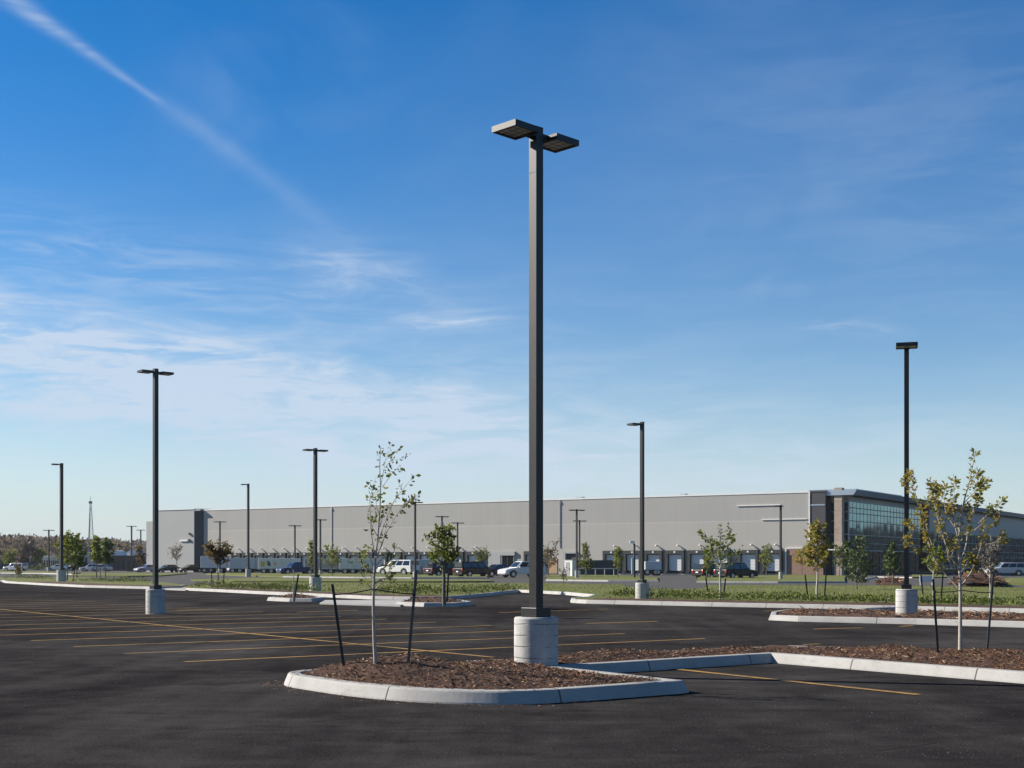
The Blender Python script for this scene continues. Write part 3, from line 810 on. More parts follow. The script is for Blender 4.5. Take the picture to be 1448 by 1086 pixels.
# ------------------------------------------------------------------ lamps
def lamp(label, x, y, zb, top, base_d, base_h, pole_w, rot, heads, head=.43, detail=True, group='parking lot lamps', reach=None):
    """rot: rotation of square pole; heads: list of world angles (deg) the arms point along; top: z of pole top"""
    root = thing('street_lamp', (x, y, zb), label, 'street lamp', group)
    H = top - zb
    if base_h > 0:
        mb = MB(); rr = base_d / 2
        mb.lathe((0, 0, 0), [(rr, -.12), (rr * 1.005, base_h * .3), (rr, base_h - .02), (rr - .018, base_h)], 40 if detail else 20)
        smooth_angle(mb.build('concrete_base', MAT['cast'], root), 30)
        mb = MB(); mb.box((0, 0, base_h + .065), (pole_w * 2.1, pole_w * 2.1, .13), rot)
        mb.build('base_cover', MAT['bronze'], root, bevel=.006)
    mb = MB()
    mb.box((0, 0, (base_h + H) / 2), (pole_w, pole_w, H - base_h), rot)
    if detail:
        mb.box((0, 0, H - .62), (pole_w + .006, pole_w + .006, .012), rot)
        mb.box((0, 0, H + .006), (pole_w + .004, pole_w + .004, .012), rot)
        for zz in (base_h + .45, base_h + 1.3): mb.tube([(-.05, -pole_w * .7, zz), (-.05, -pole_w * .715, zz)], .007, 8)
    mb.build('pole', MAT['bronze'], root, bevel=.006 if detail else 0)
    for a in heads:
        ar = R(a); d = Vector((math.cos(ar), math.sin(ar), 0)); t = .076 * head / .43
        zc = H - .1 - t * .1
        gap = (reach or .1) * head / .43
        c = d * (pole_w / 2 + gap + head / 2)
        mb = MB()
        # shallow box with a rim: top slab and four rim sides
        rim = .035 * head / .43
        mb.box((c.x, c.y, zc + t * .25), (head, head, t * .5), ar)
        for sx, sy, lx, ly in ((0, 1, head, rim), (0, -1, head, rim), (1, 0, rim, head - 2 * rim), (-1, 0, rim, head - 2 * rim)):
            q = d * (sx * (head - rim) / 2) + Vector((-d.y, d.x, 0)) * (sy * (head - rim) / 2)
            mb.box((c.x + q.x, c.y + q.y, zc - t * .25), (lx, ly, t * .5), ar)
        am = d * (pole_w / 2 + gap / 2)
        mb.box((am.x, am.y, zc + t * .08), (gap + .04, .12 * head / .43, t * .8), ar)
        ho = mb.build('lamp_head', MAT['bronze'], root)
        mb = MB(); mb.box((c.x, c.y, zc - t * .18), (head - 2.2 * rim, head - 2.2 * rim, t * .3), ar)
        mb.build('light_panel', MAT['led'], ho)
    return root
p0 = hit_isl(757, 934.5)
zb = .19
lamp('tallest bronze twin head lamp standing in the near mulch island', .335, 18.3, zb, at(757, 18.3, 182).z, .61, .62, .14, R(45), [45, 225], .46)
def lamp_px(label, px, py, top, base_w, base_h_px, pole_px, heads, z=0.0, head=.43, Y=None, detail=False, rot=45):
    Yv = Y or (CH - z) * F / (py - HZ)
    p = at(px, Yv, py); m = Yv / F
    tz = CH + (HZ - top) * m
    lamp(label, p.x, p.y, z if Y is None else 0.0, tz, base_w * m, base_h_px * m, pole_px * m / 1.38, R(rot), heads, head * max(1, Yv / 60) ** .35, detail)
lamp_px('bronze twin head lamp on a bare asphalt stall at left', 220, 868, 522, 27, 35, 8.2, [40, 220], detail=True, head=.37)
lamp_px('right hand lamp rising behind the gold leaved tree', 1282, 870, 487, 30, 37, 9, [254], z=.14, detail=True, rot=72, head=.56)
lamp_px('single head lamp right of centre in front of the docks', 908, 846, 597, 19, 22, 6.3, [208], z=.14, detail=True)
lamp_px('lamp with pale round base left of the slim near tree', 446, 835, 634, 17, 19, 5.8, [36, 216], z=.14, detail=True)
lamp_px('far left single head lamp beside the lime green tree', 87, 822, 655, 13, 16, 5.2, [205], z=.14)
lamp_px('single head lamp in front of the left docks', 351, 815.5, 684, 7.5, 11, 3.6, [205])
lamp_px('twin head lamp seen behind the slim near tree', 587, 818, 709, 6.5, 10, 3.2, [36, 216])
lamp_px('thin twin head lamp behind the rusty small tree', 311, 812, 737, 4.5, 7, 2.4, [30, 210], Y=200)
lamp_px('thin twin head lamp above the blue pickup', 417, 811, 742.5, 4.5, 7, 2.4, [30, 210], Y=195)
lamp_px('thin twin head lamp just right of the pale based lamp', 453, 812, 734, 4.5, 7, 2.6, [30, 210], Y=180)
lamp_px('twin head lamp rising left over the round green tree', 625, 812, 729.5, 4.5, 7, 2.5, [20, 200], Y=172)
lamp_px('lower twin head lamp behind the round green tree', 647, 811, 738.5, 4.5, 7, 2.4, [20, 200], Y=182)
lamp_px('twin head lamp with white base by the utility cabinet', 815.5, 818.5, 720, 5.5, 12, 2.8, [14, 194])
lamp_px('thin twin head lamp hidden behind the cabinet lamp', 819.5, 814, 735.5, 4.5, 7, 2.4, [14, 194], Y=168)
lamp_px('single head lamp beside the brick warehouse corner', 1104, 820.5, 714, 5.5, 12, 3.4, [200])
lamp_px('small twin head lamp by the clipped hedge far left', 69, 809, 749, 4.5, 5, 2.4, [25, 205])
lamp_px('taller of two distant lamps left of the warehouse', 186, 807, 743.5, 4.5, 5, 2.4, [25, 205])
lamp_px('shorter of two distant lamps left of the warehouse', 199, 805.5, 749, 3.6, 4, 2.0, [25, 205])

# ------------------------------------------------------------------ trees
def smooth_poly(pts, k=3):
    pts = [Vector(p) for p in pts]; out = []
    n = len(pts)
    for i in range(n - 1):
        p0, p1, p2, p3 = pts[max(i - 1, 0)], pts[i], pts[i + 1], pts[min(i + 2, n - 1)]
        for j in range(k):
            t = j / k
            out.append(.5 * ((2 * p1) + (p2 - p0) * t + (2 * p0 - 5 * p1 + 4 * p2 - p3) * t * t + (3 * p1 - p0 - 3 * p2 + p3) * t ** 3))
    out.append(pts[-1]); return out
def drawn_tree(label, loc, trunk, branches, r0, leaf_mat, leaf, per_m, seed, tipleaf, bark, spread=.5, start=.35):
    """near saplings: trunk and limbs follow measured outlines; every limb leans its own way in depth"""
    r = random.Random(seed); Yd = loc.y
    root = thing('young_tree', loc, label, 'tree', 'young staked trees')
    tm, cm = MB(), MB(); m = Yd / F
    def P(px, py, dy=0.0): return Vector(((px - 724) * m, dy, CH + (HZ - py) * m)) - Vector((loc.x, 0, loc.z))
    T = smooth_poly([P(*q) for q in trunk], 4); n = len(T)
    T = [Vector((0, 0, -.1)) + Vector((T[0].x, 0, 0))] + T
    n = len(T); hgt = T[-1].z
    tm.tube(T, [r0 * (1 - .86 * (max(0, q.z) / hgt) ** .8) for q in T], 9)
    def leaves(pts, dens, frac0, tip):
        L = [0]
        for i in range(1, len(pts)): L.append(L[-1] + (pts[i] - pts[i - 1]).length)
        tot = L[-1]; N = int(dens * tot)
        for k in range(N):
            t = frac0 + (1 - frac0) * (r.random() ** .8); d = t * tot
            i = max(j for j in range(len(L)) if L[j] <= d + 1e-9); i = min(i, len(pts) - 2)
            p = pts[i].lerp(pts[i + 1], (d - L[i]) / max(1e-6, L[i + 1] - L[i])); ax = (pts[i + 1] - pts[i]).normalized()
            sp = Vector((r.uniform(-1, 1), r.uniform(-1, 1), r.uniform(-.9, .6))).normalized()
            cm.leaf(p + sp * r.uniform(0, .03), sp + ax * .5, leaf * r.uniform(.6, 1.35), r, .55)
        for k in range(tip):
            sp = Vector((r.uniform(-1, 1), r.uniform(-1, 1), r.uniform(-1, 1)))
            p = pts[-1] + sp * .03 - (pts[-1] - pts[-2]).normalized() * r.uniform(0, .12)
            cm.leaf(p, sp + (pts[-1] - pts[-2]).normalized() * .6, leaf * r.uniform(.7, 1.3), r, .55)
    leaves(T, per_m * .35, .55, tipleaf)
    for bi, bp in enumerate(branches):
        tot = math.dist(bp[0], bp[-1]) * m; dep = r.uniform(-1, 1) * tot * spread
        j0 = None
        pts = [P(px, py, dep * (i / (len(bp) - 1)) ** .8) for i, (px, py) in enumerate(bp)]
        S = smooth_poly(pts, 4); rb = max(.004, r0 * (1 - .8 * max(0, S[0].z) / hgt) * .5)
        tm.tube(S, [rb * (1 - .8 * i / (len(S) - 1)) for i in range(len(S))], 6)
        leaves(S, per_m, start, tipleaf)
        for k in range(max(1, int(tot / .22))):     # twigs
            i = r.randrange(int(len(S) * .3), len(S) - 1); ax = (S[i + 1] - S[i]).normalized()
            d = (ax * .7 + Vector((r.uniform(-1, 1), r.uniform(-1, 1), r.uniform(-.1, .9))).normalized() * .75).normalized()
            l = r.uniform(.08, .26); q = [S[i], S[i] + d * l * .5 + Vector((0, 0, .01)), S[i] + d * l + Vector((0, 0, .03))]
            tm.tube(q, [rb * .4, rb * .3, .0015], 4); leaves(q, per_m * 1.1, .2, max(1, tipleaf // 2))
    smooth_angle(tm.build('trunk', bark, root), 60)
    cm.build('crown', leaf_mat, root)
    return root
b1 = hit_isl(531, 936); print('TREE1', b1, 'STK', hit_isl(488, 941))
drawn_tree('slim sparse sapling on the near island between two stakes', b1,
    [(531, 937), (529, 900), (528, 850), (530, 800), (534, 760), (537, 720), (538, 690), (537, 660), (538, 633)],
    [[(538, 690), (543, 668), (547, 652), (551, 641)], [(541, 688), (552, 672), (560, 662), (567, 657)], [(545, 662), (551, 653), (558, 650)],
     [(531, 792), (524, 755), (521, 720), (520, 702), (523, 690)], [(533, 772), (546, 738), (558, 712), (567, 700), (575, 692)],
     [(531, 792), (545, 760), (556, 740), (570, 722), (584, 711), (598, 703)], [(537, 730), (533, 716), (532, 700)], [(537, 745), (541, 730), (544, 715)],
     [(528, 836), (519, 824), (516, 812)], [(529, 836), (540, 824), (549, 814), (556, 798)], [(529, 802), (522, 788), (519, 772)],
     [(531, 787), (541, 770), (545, 752)], [(530, 802), (541, 790), (555, 784), (562, 768)], [(530, 812), (522, 806), (512, 798)], [(535, 760), (527, 745), (525, 730)],
     [(529, 826), (541, 818), (552, 818), (558, 822)], [(528, 820), (520, 810), (514, 800), (512, 788)], [(530, 806), (538, 800), (548, 800), (556, 792)]],
    .026, MAT['leaf_olive'], .06, 20, 5, 4, MAT['bark_pale'])
b2 = hit_isl(1358, 921.5); print('TREE2', b2)
drawn_tree('wide gold leaved young tree near the right edge', b2,
    [(1358, 922), (1358, 880), (1358, 840), (1357, 800), (1356, 770), (1358, 740), (1363, 710), (1371, 680), (1376, 655), (1380, 636)],
    [[(1357, 833), (1342, 815), (1328, 796), (1318, 770), (1312, 750)], [(1318, 770), (1306, 735), (1294, 705), (1287, 676)], [(1312, 750), (1297, 748), (1282, 737)],
     [(1294, 705), (1284, 692), (1274, 677)], [(1357, 832), (1374, 812), (1384, 796), (1394, 770), (1400, 752)], [(1356, 802), (1346, 785), (1341, 760), (1334, 728), (1330, 700), (1326, 677)],
     [(1356, 797), (1370, 775), (1378, 750), (1390, 715), (1402, 690), (1414, 673)], [(1357, 772), (1350, 742), (1347, 712), (1351, 678)], [(1363, 712), (1375, 700), (1386, 692), (1391, 680)],
     [(1384, 740), (1398, 730), (1412, 722), (1426, 707)], [(1326, 790), (1306, 778), (1290, 772), (1282, 760)], [(1341, 760), (1326, 728), (1318, 705), (1315, 692)],
     [(1394, 770), (1404, 768), (1413, 762), (1419, 752)], [(1357, 812), (1368, 800), (1374, 785)], [(1357, 806), (1342, 798), (1336, 782), (1340, 765)], [(1370, 682), (1380, 672), (1386, 667)],
     [(1358, 745), (1366, 725), (1380, 715), (1384, 700)], [(1350, 745), (1340, 725), (1338, 700), (1342, 684)], [(1334, 728), (1322, 722), (1310, 706)], [(1378, 750), (1390, 742), (1404, 742), (1414, 732)]],
    .034, MAT['leaf_gold'], .064, 50, 9, 13, MAT['bark_pale'], start=.3)

def gen_tree(label, px, py, top, cbot, hw, leafm, n, leaf, style='round', z=0.0, Y=None, bark=None, nb=16, seed=None, lean=0.0, trunk_px=None, group='young trees on the grounds', name='young_tree'):
    r = random.Random(seed if seed is not None else hash_(label))
    Yv = Y or (CH - z) * F / (py - HZ); m = Yv / F
    zb = z if Y is None else CH + (HZ - py) * m
    x = (px - 724) * m
    H = (py - top) * m; cb = (py - cbot) * m; W = hw * m
    root = thing(name, (x, Yv, zb), label, 'tree', group)
    tm, cm = MB(), MB()
    r0 = (trunk_px * m / 2) if trunk_px else .012 * H + .012
    T = [Vector((lean * H * (k / 7) ** 1.5 + r.uniform(-1, 1) * .012 * H * (k > 0), r.uniform(-1, 1) * .012 * H * (k > 0), H * .97 * k / 7 - (.1 if k == 0 else 0))) for k in range(8)]
    tm.tube(T, [r0 * (1 - .85 * k / 7) for k in range(8)], 7)
    tips = []
    for k in range(nb):
        f = (k + r.random()) / nb
        zs = cb * .85 + (H * (.72 if style == 'vase' else .9) - cb * .85) * f ** 1.1
        fi = zs / (H * .97) * 7; i = min(6, int(fi)); p = T[i].lerp(T[i + 1], fi - i)
        a = k * 2.4 + r.uniform(-.4, .4)
        rel = (zs - cb) / max(.01, H - cb); rel = min(1, max(0, rel))
        if style == 'round': env = .5 + .5 * math.sin(math.pi * min(1, .25 + rel * .75)); rise = .35
        elif style == 'vase': env = .6 + .4 * math.sin(math.pi * (.25 + .6 * rel)); rise = .85
        elif style == 'conifer': env = 1.05 - .92 * rel; rise = .12
        else: env = .9 - .6 * rel; rise = .9      # upright
        l = W * env * r.uniform(.7, 1.1)
        e = p + Vector((math.cos(a) * l, math.sin(a) * l, rise * l * r.uniform(.7, 1.3)))
        e.z = min(e.z, H * r.uniform(.72 if style == 'vase' else .9, 1.0))
        mid = p.lerp(e, .5) - Vector((0, 0, .06 * l))
        tm.tube([p, mid, e], [r0 * .42 * (1 - .6 * rel), r0 * .28 * (1 - .5 * rel), r0 * .08], 5)
        tips.append((p, mid, e, l))
        for q in range(3):
            b = mid.lerp(e, r.random()); d = Vector((r.uniform(-1, 1), r.uniform(-1, 1), r.uniform(-.1, 1))).normalized() * l * r.uniform(.25, .5)
            tm.tube([b, b + d * .5, b + d], [r0 * .16, r0 * .12, r0 * .05], 4)
            tips.append((b, b + d * .5, b + d, d.length))
    tips.append((T[5], T[6], T[7], H * .15))
    if n:
        keep = [t for t in tips if r.random() > .12]
        wts = [max(.05, t[3]) for t in keep]
        for k in range(n):
            p, q, e, l = r.choices(keep, wts)[0]
            t = r.random() ** .7
            c = p.lerp(q, t * 2) if t < .5 else q.lerp(e, t * 2 - 1)
            j = Vector((r.gauss(0, 1), r.gauss(0, 1), r.gauss(0, 1))) * (W * .055)
            d = Vector((r.uniform(-1, 1), r.uniform(-1, 1), r.uniform(-.7, .9)))
            cm.leaf(c + j, d, leaf * r.uniform(.6, 1.4), r, .55)
    smooth_angle(tm.build('trunk', bark or MAT['bark'], root), 60)
    if n: cm.build('crown', leafm, root)
    return root
def hash_(s):
    h = 5381
    for ch in s: h = (h * 33 + ord(ch)) & 0xffffffff
    return h
L = MAT
gen_tree('round dense green tree on the small kerbed island', 628, 852, 736, 797, 30, L['leaf_lime'], 900, .135, 'upright', z=.2, nb=26, trunk_px=6)
gen_tree('airy spreading young tree with two dark stakes before the docks', 1018, 846, 735, 800, 27, L['leaf_lime'], 400, .15, 'vase', z=.15, bark=L['bark_pale'], nb=20)
gen_tree('golden topped young tree beside the charcoal wall', 1155, 848, 733, 800, 21, L['leaf_gold'], 620, .18, 'upright', z=.15, bark=L['bark_pale'], nb=24)
gen_tree('small yellow leaved tree against the brick corner', 1134, 814, 776, 797, 14, L['leaf_yellow'], 330, .34, 'round')
gen_tree('dark bushy pine with a bare lower trunk by the office', 1212, 834, 759, 822, 24, L['leaf_dark'], 800, .19, 'round', nb=30, z=.1)
gen_tree('pointed dark conifer on the small bark mound', 1262, 824, 762, 806, 15, L['leaf_dark'], 620, .23, 'conifer', nb=34, z=.3)
gen_tree('rusty brown small tree held by three stakes', 308, 831, 762, 795, 21, L['leaf_brown'], 900, .2, 'vase', z=.15, nb=22)
gen_tree('tiny sparse tree against the pale wing wall', 250, 806.5, 765, 792, 11, L['leaf_brown'], 170, .3, 'vase', nb=22, Y=205)
gen_tree('lime green rounded tree right of the far left lamp', 95, 821, 751, 796, 17, L['leaf_lime'], 950, .27, 'round', nb=24, z=.12)
gen_tree('darker green tree tucked behind the lime tree', 109, 820, 759, 798, 11, L['leaf_green'], 700, .3, 'round', nb=18, z=.1, Y=128)
gen_tree('left tree of the green pair below the radio mast', 136, 817, 756, 793, 10, L['leaf_lime'], 560, .36, 'upright', nb=20)
gen_tree('right tree of the green pair below the radio mast', 149, 816, 760, 793, 10, L['leaf_green'], 640, .36, 'round', nb=20)
gen_tree('small red topped tree by the distant lamps', 198, 811, 769, 797, 7, L['leaf_brown'], 300, .42, 'round', nb=16)
gen_tree('slim yellow green tree in front of the pale based lamp', 440, 812, 763, 803, 6, L['leaf_lime'], 260, .3, 'upright', nb=18, Y=150)
gen_tree('sparse green tree among the parked trailers', 470, 815, 768, 802, 13, L['leaf_lime'], 420, .28, 'vase', nb=18)
gen_tree('narrow green tree right of the pale trailers', 516, 812, 776, 802, 6, L['leaf_lime'], 220, .32, 'upright', nb=16)
gen_tree('short green tree behind the black suburban wagon', 681, 811.5, 772, 800, 11, L['leaf_olive'], 420, .3, 'vase', nb=20, Y=172)
gen_tree('brown thin leaved tree right of the tall lamp', 776, 817, 764, 802, 16, L['leaf_brown'], 480, .24, 'vase', nb=22)
gen_tree('pointed olive tree right of the cabinet lamp', 828, 816.5, 764, 802, 12, L['leaf_olive'], 620, .26, 'conifer', nb=24)
gen_tree('narrow yellow green tree in front of the dark screen', 874, 818, 771, 802, 8, L['leaf_lime'], 380, .26, 'upright', nb=20)
gen_tree('green tree between the last two dock doors', 1084, 815, 768, 803, 13, L['leaf_lime'], 520, .26, 'upright', nb=22)
gen_tree('slim green tree left of the black cars', 1000, 818, 775, 806, 7, L['leaf_lime'], 300, .26, 'upright', nb=18)
gen_tree('yellow tinted staked tree behind the gold tree', 1320, 846, 760, 806, 16, L['leaf_lime'], 300, .17, 'vase', nb=18, z=.15, bark=L['bark_pale'])
gen_tree('bare twiggy tree behind the right stake', 1400, 846, 752, 812, 17, L['twig_grey'], 420, .13, 'vase', nb=26, z=.15, bark=L['bark_pale'])
gen_tree('olive tree in front of the stone pillar', 1187, 816, 768, 797, 9, L['leaf_olive'], 380, .28, 'round', nb=18)
gen_tree('thin bare trunk standing on the small left island', 415, 847, 804, 806, 3, None, 0, .1, 'upright', z=.18, nb=2, trunk_px=3.2, bark=L['bark_pale'])
gen_tree('low scrubby sapling on the far left lawn', 26, 818.5, 797, 814, 7, L['leaf_brown'], 200, .22, 'vase', nb=14)
gen_tree('tiny twiggy sapling left of the cabinet grass', 797, 827, 800, 820, 6, L['twig_grey'], 90, .16, 'vase', nb=14, z=.1)
for i, (px, py, top, hw, lm, lab) in enumerate([(14, 806, 778, 9, 'leaf_lime', 'leftmost pale green tree beyond the hedge'), (33, 806, 766, 8, 'wood_leaf', 'tall drab tree behind the white minivan'),
        (45, 806, 756, 7, 'twig_grey', 'bare grey tree rising above the far wood'), (55, 806, 775, 8, 'leaf_lime', 'round pale tree behind the clipped hedge')]):
    gen_tree(lab, px, py, top, 798, hw, L[lm], 420 if lm != 'twig_grey' else 220, .7, 'round', nb=20, Y=330, group='trees at the far left')
# clipped hedge far left
mb = MB(); r = random.Random(4); c = G(50, 807.5)
for k in range(9): shrub_clump(mb, (c.x - 4.5 + k * 1.1, c.y + r.uniform(-.5, .5), 0), 1.2, 1.2, 1.35 + r.uniform(-.2, .2), 240, r, .3)
tag(mb.build('hedge', MAT['shrub']), 'low dark green hedge beside the small far left lamp', 'hedge')

def stake(label, base, top_px, top_py, black=True, r=.016, strap=None):
    root = thing('tree_stake', base, label, 'tree stake', 'tree stakes')
    tp = at(top_px, base.y, top_py) - Vector(base)
    mb = MB()
    d = tp.normalized(); side = Vector((1, 0, 0)); w = r
    # T section post
    for ax_w, ax_t in ((Vector((1, 0, 0)), Vector((0, .3, 0))), (Vector((.3, 0, 0)), Vector((0, 1, 0)))):
        vs = []
        for p in (Vector((0, 0, -.12)), tp):
            for sx, sy in ((-1, -1), (1, -1), (1, 1), (-1, 1)):
                vs.append(p + ax_w * sx * w + ax_t * sy * w + (Vector((0, .012, 0)) if ax_t.y == 1 else Vector((0, 0, 0))))
        mb.add(vs, [(3, 2, 1, 0), (4, 5, 6, 7), (0, 1, 5, 4), (1, 2, 6, 5), (2, 3, 7, 6), (3, 0, 4, 7)])
    mb.build('post', MAT['stake_black'] if black else MAT['stake_grey'], root)
    if strap:
        (ax, ay), (bx, by), sag = strap
        a = at(ax, base.y, ay) - Vector(base); b = at(bx, base.y, by) - Vector(base); mb = MB()
        pts = [a.lerp(b, t / 8) + Vector((0, 0, -sag * 4 * (t / 8) * (1 - t / 8))) for t in range(9)]
        mb.tube(pts, .0075, 6); 
        mb.tube([a + Vector((0, -.022, -.02)), a + Vector((0, -.022, .02))], .02, 6)
        mb.build('tie_strap', MAT['strap'], root)
    return root
def on(px, py, like):
    p = at(px, like.y, py); return Vector((p.x, like.y, float(isl_h(np.array(p.x), np.array(like.y), False))))
q = hit_isl(488, 941); stake('black stake leaning left of the slim near sapling', Vector((q.x, q.y, q.z)), 470, 826, True, .017, ((472.5, 841), (528, 832.5), .012))
q = hit_isl(576, 938); stake('tall grey stake right of the slim near sapling', Vector((q.x, q.y, q.z)), 589, 806, False, .017, ((585, 840), (529, 833), .01))
q = hit_isl(1327, 922); stake('black stake left of the gold leaved tree', q, 1319.5, 819, True, .017, ((1321, 837), (1358, 835), .012))
q = hit_isl(1395, 921); stake('grey stake right of the gold leaved tree', q, 1405, 811, False, .016, ((1402, 838), (1358, 834), .012))
def stake_px(label, px, py, tx, ty, black=True, z=.15, r=.028): stake(label, G(px, py, z), tx, ty, black, r)
stake_px('left dark stake of the airy tree before the docks', 1002.5, 845, 998, 816)
stake_px('right dark stake of the airy tree before the docks', 1022.5, 845, 1026, 818)
stake_px('left dark stake of the golden topped tree', 1143, 845.5, 1138.5, 813)
stake_px('right dark stake of the golden topped tree', 1165.5, 845.5, 1168.5, 807)
stake_px('left stake of the rusty small tree', 300, 829.5, 299, 806)
stake_px('right stake of the rusty small tree', 316, 829.5, 317, 806)
stake_px('slanting stake beside the bare trunk on the small island', 416, 846.5, 422, 812, True, .18, .03)
stake_px('short stake beside the round green tree', 632, 849.5, 634, 812, True, .2, .03)
stake_px('left dark stake behind the gold leaved tree', 1306, 847, 1302.5, 813)
stake_px('right dark stake behind the gold leaved tree', 1330.5, 847, 1333.5, 810)
stake_px('leaning stake of the lime green tree', 103, 821, 107, 796)
stake_px('dark stake under the mast side tree pair', 142, 817.5, 142, 800, z=0)

# far woodland: one mass
mb = MB(); r = random.Random(77)
def wood(x, y, h, w, n, base=0.0, sz=1.0):
    for _ in range(n):
        a = r.uniform(0, 6.283); t = r.random(); rr = w * math.sqrt(r.random()) * (1 - .55 * abs(t - .4))
        mb.leaf((x + rr * math.cos(a), y + rr * math.sin(a), base + h * (.06 + .94 * t * r.uniform(.85, 1.0))), (r.uniform(-1, 1), r.uniform(-1, 1), r.uniform(.2, 1.4)), sz * r.uniform(.8, 2.0), r, .6)
for i in range(150):
    px = r.uniform(-200, 215); Y = r.uniform(470, 760)
    wood((px - 724) * Y / F, Y, r.uniform(9.5, 14) * Y / 560 * (1 - .3 * max(0, px - 60) / 150), r.uniform(3.5, 6.5), 150, 0.0, 1.25)
for i in range(110):
    px = -200 + i * 3.9 + r.uniform(-2, 2); Y = 1060 + r.uniform(-40, 40)
    wood((px - 724) * Y / F, Y, r.uniform(5, 8), 7, 80, 15.0 - max(0, px - 60) * .02, 1.7)
for i in range(190):   # beyond the right edge: what the office glass mirrors
    a = R(r.uniform(-38, 72)); d = r.uniform(300, 420)
    if (80 + d * math.cos(a)) / (190 + d * math.sin(a)) < .43: continue
    wood(80 + d * math.cos(a), 190 + d * math.sin(a), r.uniform(11, 17.5), r.uniform(7, 12), 190, 0.0, 2.6)
tag(mb.build('woodland', MAT['wood_leaf']), 'brown autumn woodland along the horizon', 'woodland', kind='stuff')

# ------------------------------------------------------------------ warehouse
K = Vector((39.6, 175.0)); WD = Vector((-.845, .534)); WO = Vector((-.534, -.845))   # along (left), outward
def P2(s, d=0.0): return K + WD * s + WO * d
def s_of(px):
    k = (px - 724) / F
    return (K.x - k * K.y) / (k * WD.y - WD.x)
WTOP = 11.0
def wbox(mb, s0, s1, d0, d1, z0, z1, mi=0):
    a, b, c, d = P2(s0, d1), P2(s1, d1), P2(s1, d0), P2(s0, d0)
    poly = [tuple(b), tuple(a), tuple(d), tuple(c)]
    if area(poly) < 0: poly = poly[::-1]
    mb.prism(poly, z0, z1, mi)
WH = thing('warehouse', (K.x, K.y, 0), 'long pale tan warehouse with a row of loading docks', 'warehouse')
wo = (K.x, K.y, 0)
Lw = 113.0
mb = MB()
# wall front (UV along wall) + box
a, b = P2(Lw), P2(0.0)
mb.wallquad(a, b, -.05, WTOP, 0, 0.0)
c_, d_ = P2(0, -70), P2(Lw, -70)
mb.wallquad(b, c_, -.05, WTOP, 0, Lw); mb.wallquad(c_, d_, -.05, WTOP, 0, 0); mb.wallquad(d_, a, -.05, WTOP, 0, 0)
mb.add([(*a, WTOP), (*b, WTOP), (*c_, WTOP), (*d_, WTOP)], [(0, 1, 2, 3)])
mb.build('wall', MAT['wall'], WH, origin=wo)
mb = MB(); wbox(mb, 0, Lw, -.35, .06, WTOP + .003, WTOP + .22)
mb.build('coping', MAT['coping'], WH, origin=wo)
# little roof vents
for px, w in ((813, 1.0), (960, .8)):
    s = s_of(px); mb = MB(); wbox(mb, s - w / 2, s + w / 2, -2.2, -1.2, WTOP, WTOP + .45); mb.build('roof_vent', MAT['rail'], WH, origin=wo)
# wall ledges catching raking light
for (p0, p1, zz, pr) in ((1042, 1104, 9.42, .13), (1077, 1141, 7.46, .13)):
    mb = MB(); wbox(mb, s_of(p1), s_of(p0), 0, pr, zz, zz + .1); mb.build('ledge', MAT['coping'], WH, origin=wo)
for px in (792, 469):
    s = s_of(px); mb = MB(); wbox(mb, s - .07, s + .07, .01, .09, 3.9, WTOP - .02); wbox(mb, s - .14, s + .14, .01, .14, WTOP - .6, WTOP - .25)
    mb.build('downspout', MAT['rail'] if px == 469 else MAT['spandrel'], WH, origin=wo)
docks = [329, 345, 361, 377, 393, 409, 426, 443, 459, 477, 495, 513.5, 532.5, 552.5, 572.5, 594, 616, 638, 661, 743, 854.5, 884, 913.5, 943, 974.5, 1006, 1045.5, 1079.5]
widths = {}
def dock(px, wpx):
    s1 = s_of(px); s0 = s_of(px + wpx); W = s1 - s0; top = 3.42; pad = .42 * W / 2.9; pr = .55
    mb = MB(); wbox(mb, s0, s1, .01, .07, .2, top - .02)
    dk = mb.build('dock_door', MAT['void'], WH, origin=wo)
    mb = MB(); wbox(mb, s0 + pad, s1 - pad, .075, .14, .55, top - .62)
    for k in range(1, 5): wbox(mb, s0 + pad + .01, s1 - pad - .01, .142, .155, .55 + (top - 1.17) * k / 5, .58 + (top - 1.17) * k / 5)
    mb.build('door_panel', MAT['dock_door'], dk, origin=wo)
    mb = MB()
    wbox(mb, s0, s1, .075, pr, top - .52, top)
    wbox(mb, s0, s0 + pad * .9, .075, pr, .45, top - .525); wbox(mb, s1 - pad * .9, s1, .075, pr, .45, top - .525)
    mb.build('dock_seal', MAT['dock_fabric'], dk, origin=wo)
    mb = MB(); wbox(mb, s0 + pad, s0 + pad + .25, .15, .4, .3, .6); wbox(mb, s1 - pad - .25, s1 - pad, .15, .4, .3, .6); mb.build('bumper', MAT['black_rubber'], dk, origin=wo)
    mb = MB(); sc = (s0 + s1) / 2; wbox(mb, sc - .12, sc + .12, pr + .005, pr + .03, top - .36, top - .12); mb.build('dock_number_plate', MAT['white_paint'], dk, origin=wo)
    mb = MB(); q = P2(sc - .35, .3); mb.lathe((q.x, q.y, 4.08), [(.04, -.09), (.14, -.06), (.16, .02), (.1, .1), (.03, .13)], 12)
    wbox(mb, sc - .4, sc - .3, 0, .3, 4.1, 4.2)
    mb.build('wall_light', MAT['white_paint'], WH, origin=wo, smooth=True)
for i, px in enumerate(docks):
    sp = (docks[i + 1] - px) if i + 1 < len(docks) else 34
    w_ = min(sp, 34 if px > 800 else 24) * .83
    dock(px, w_)
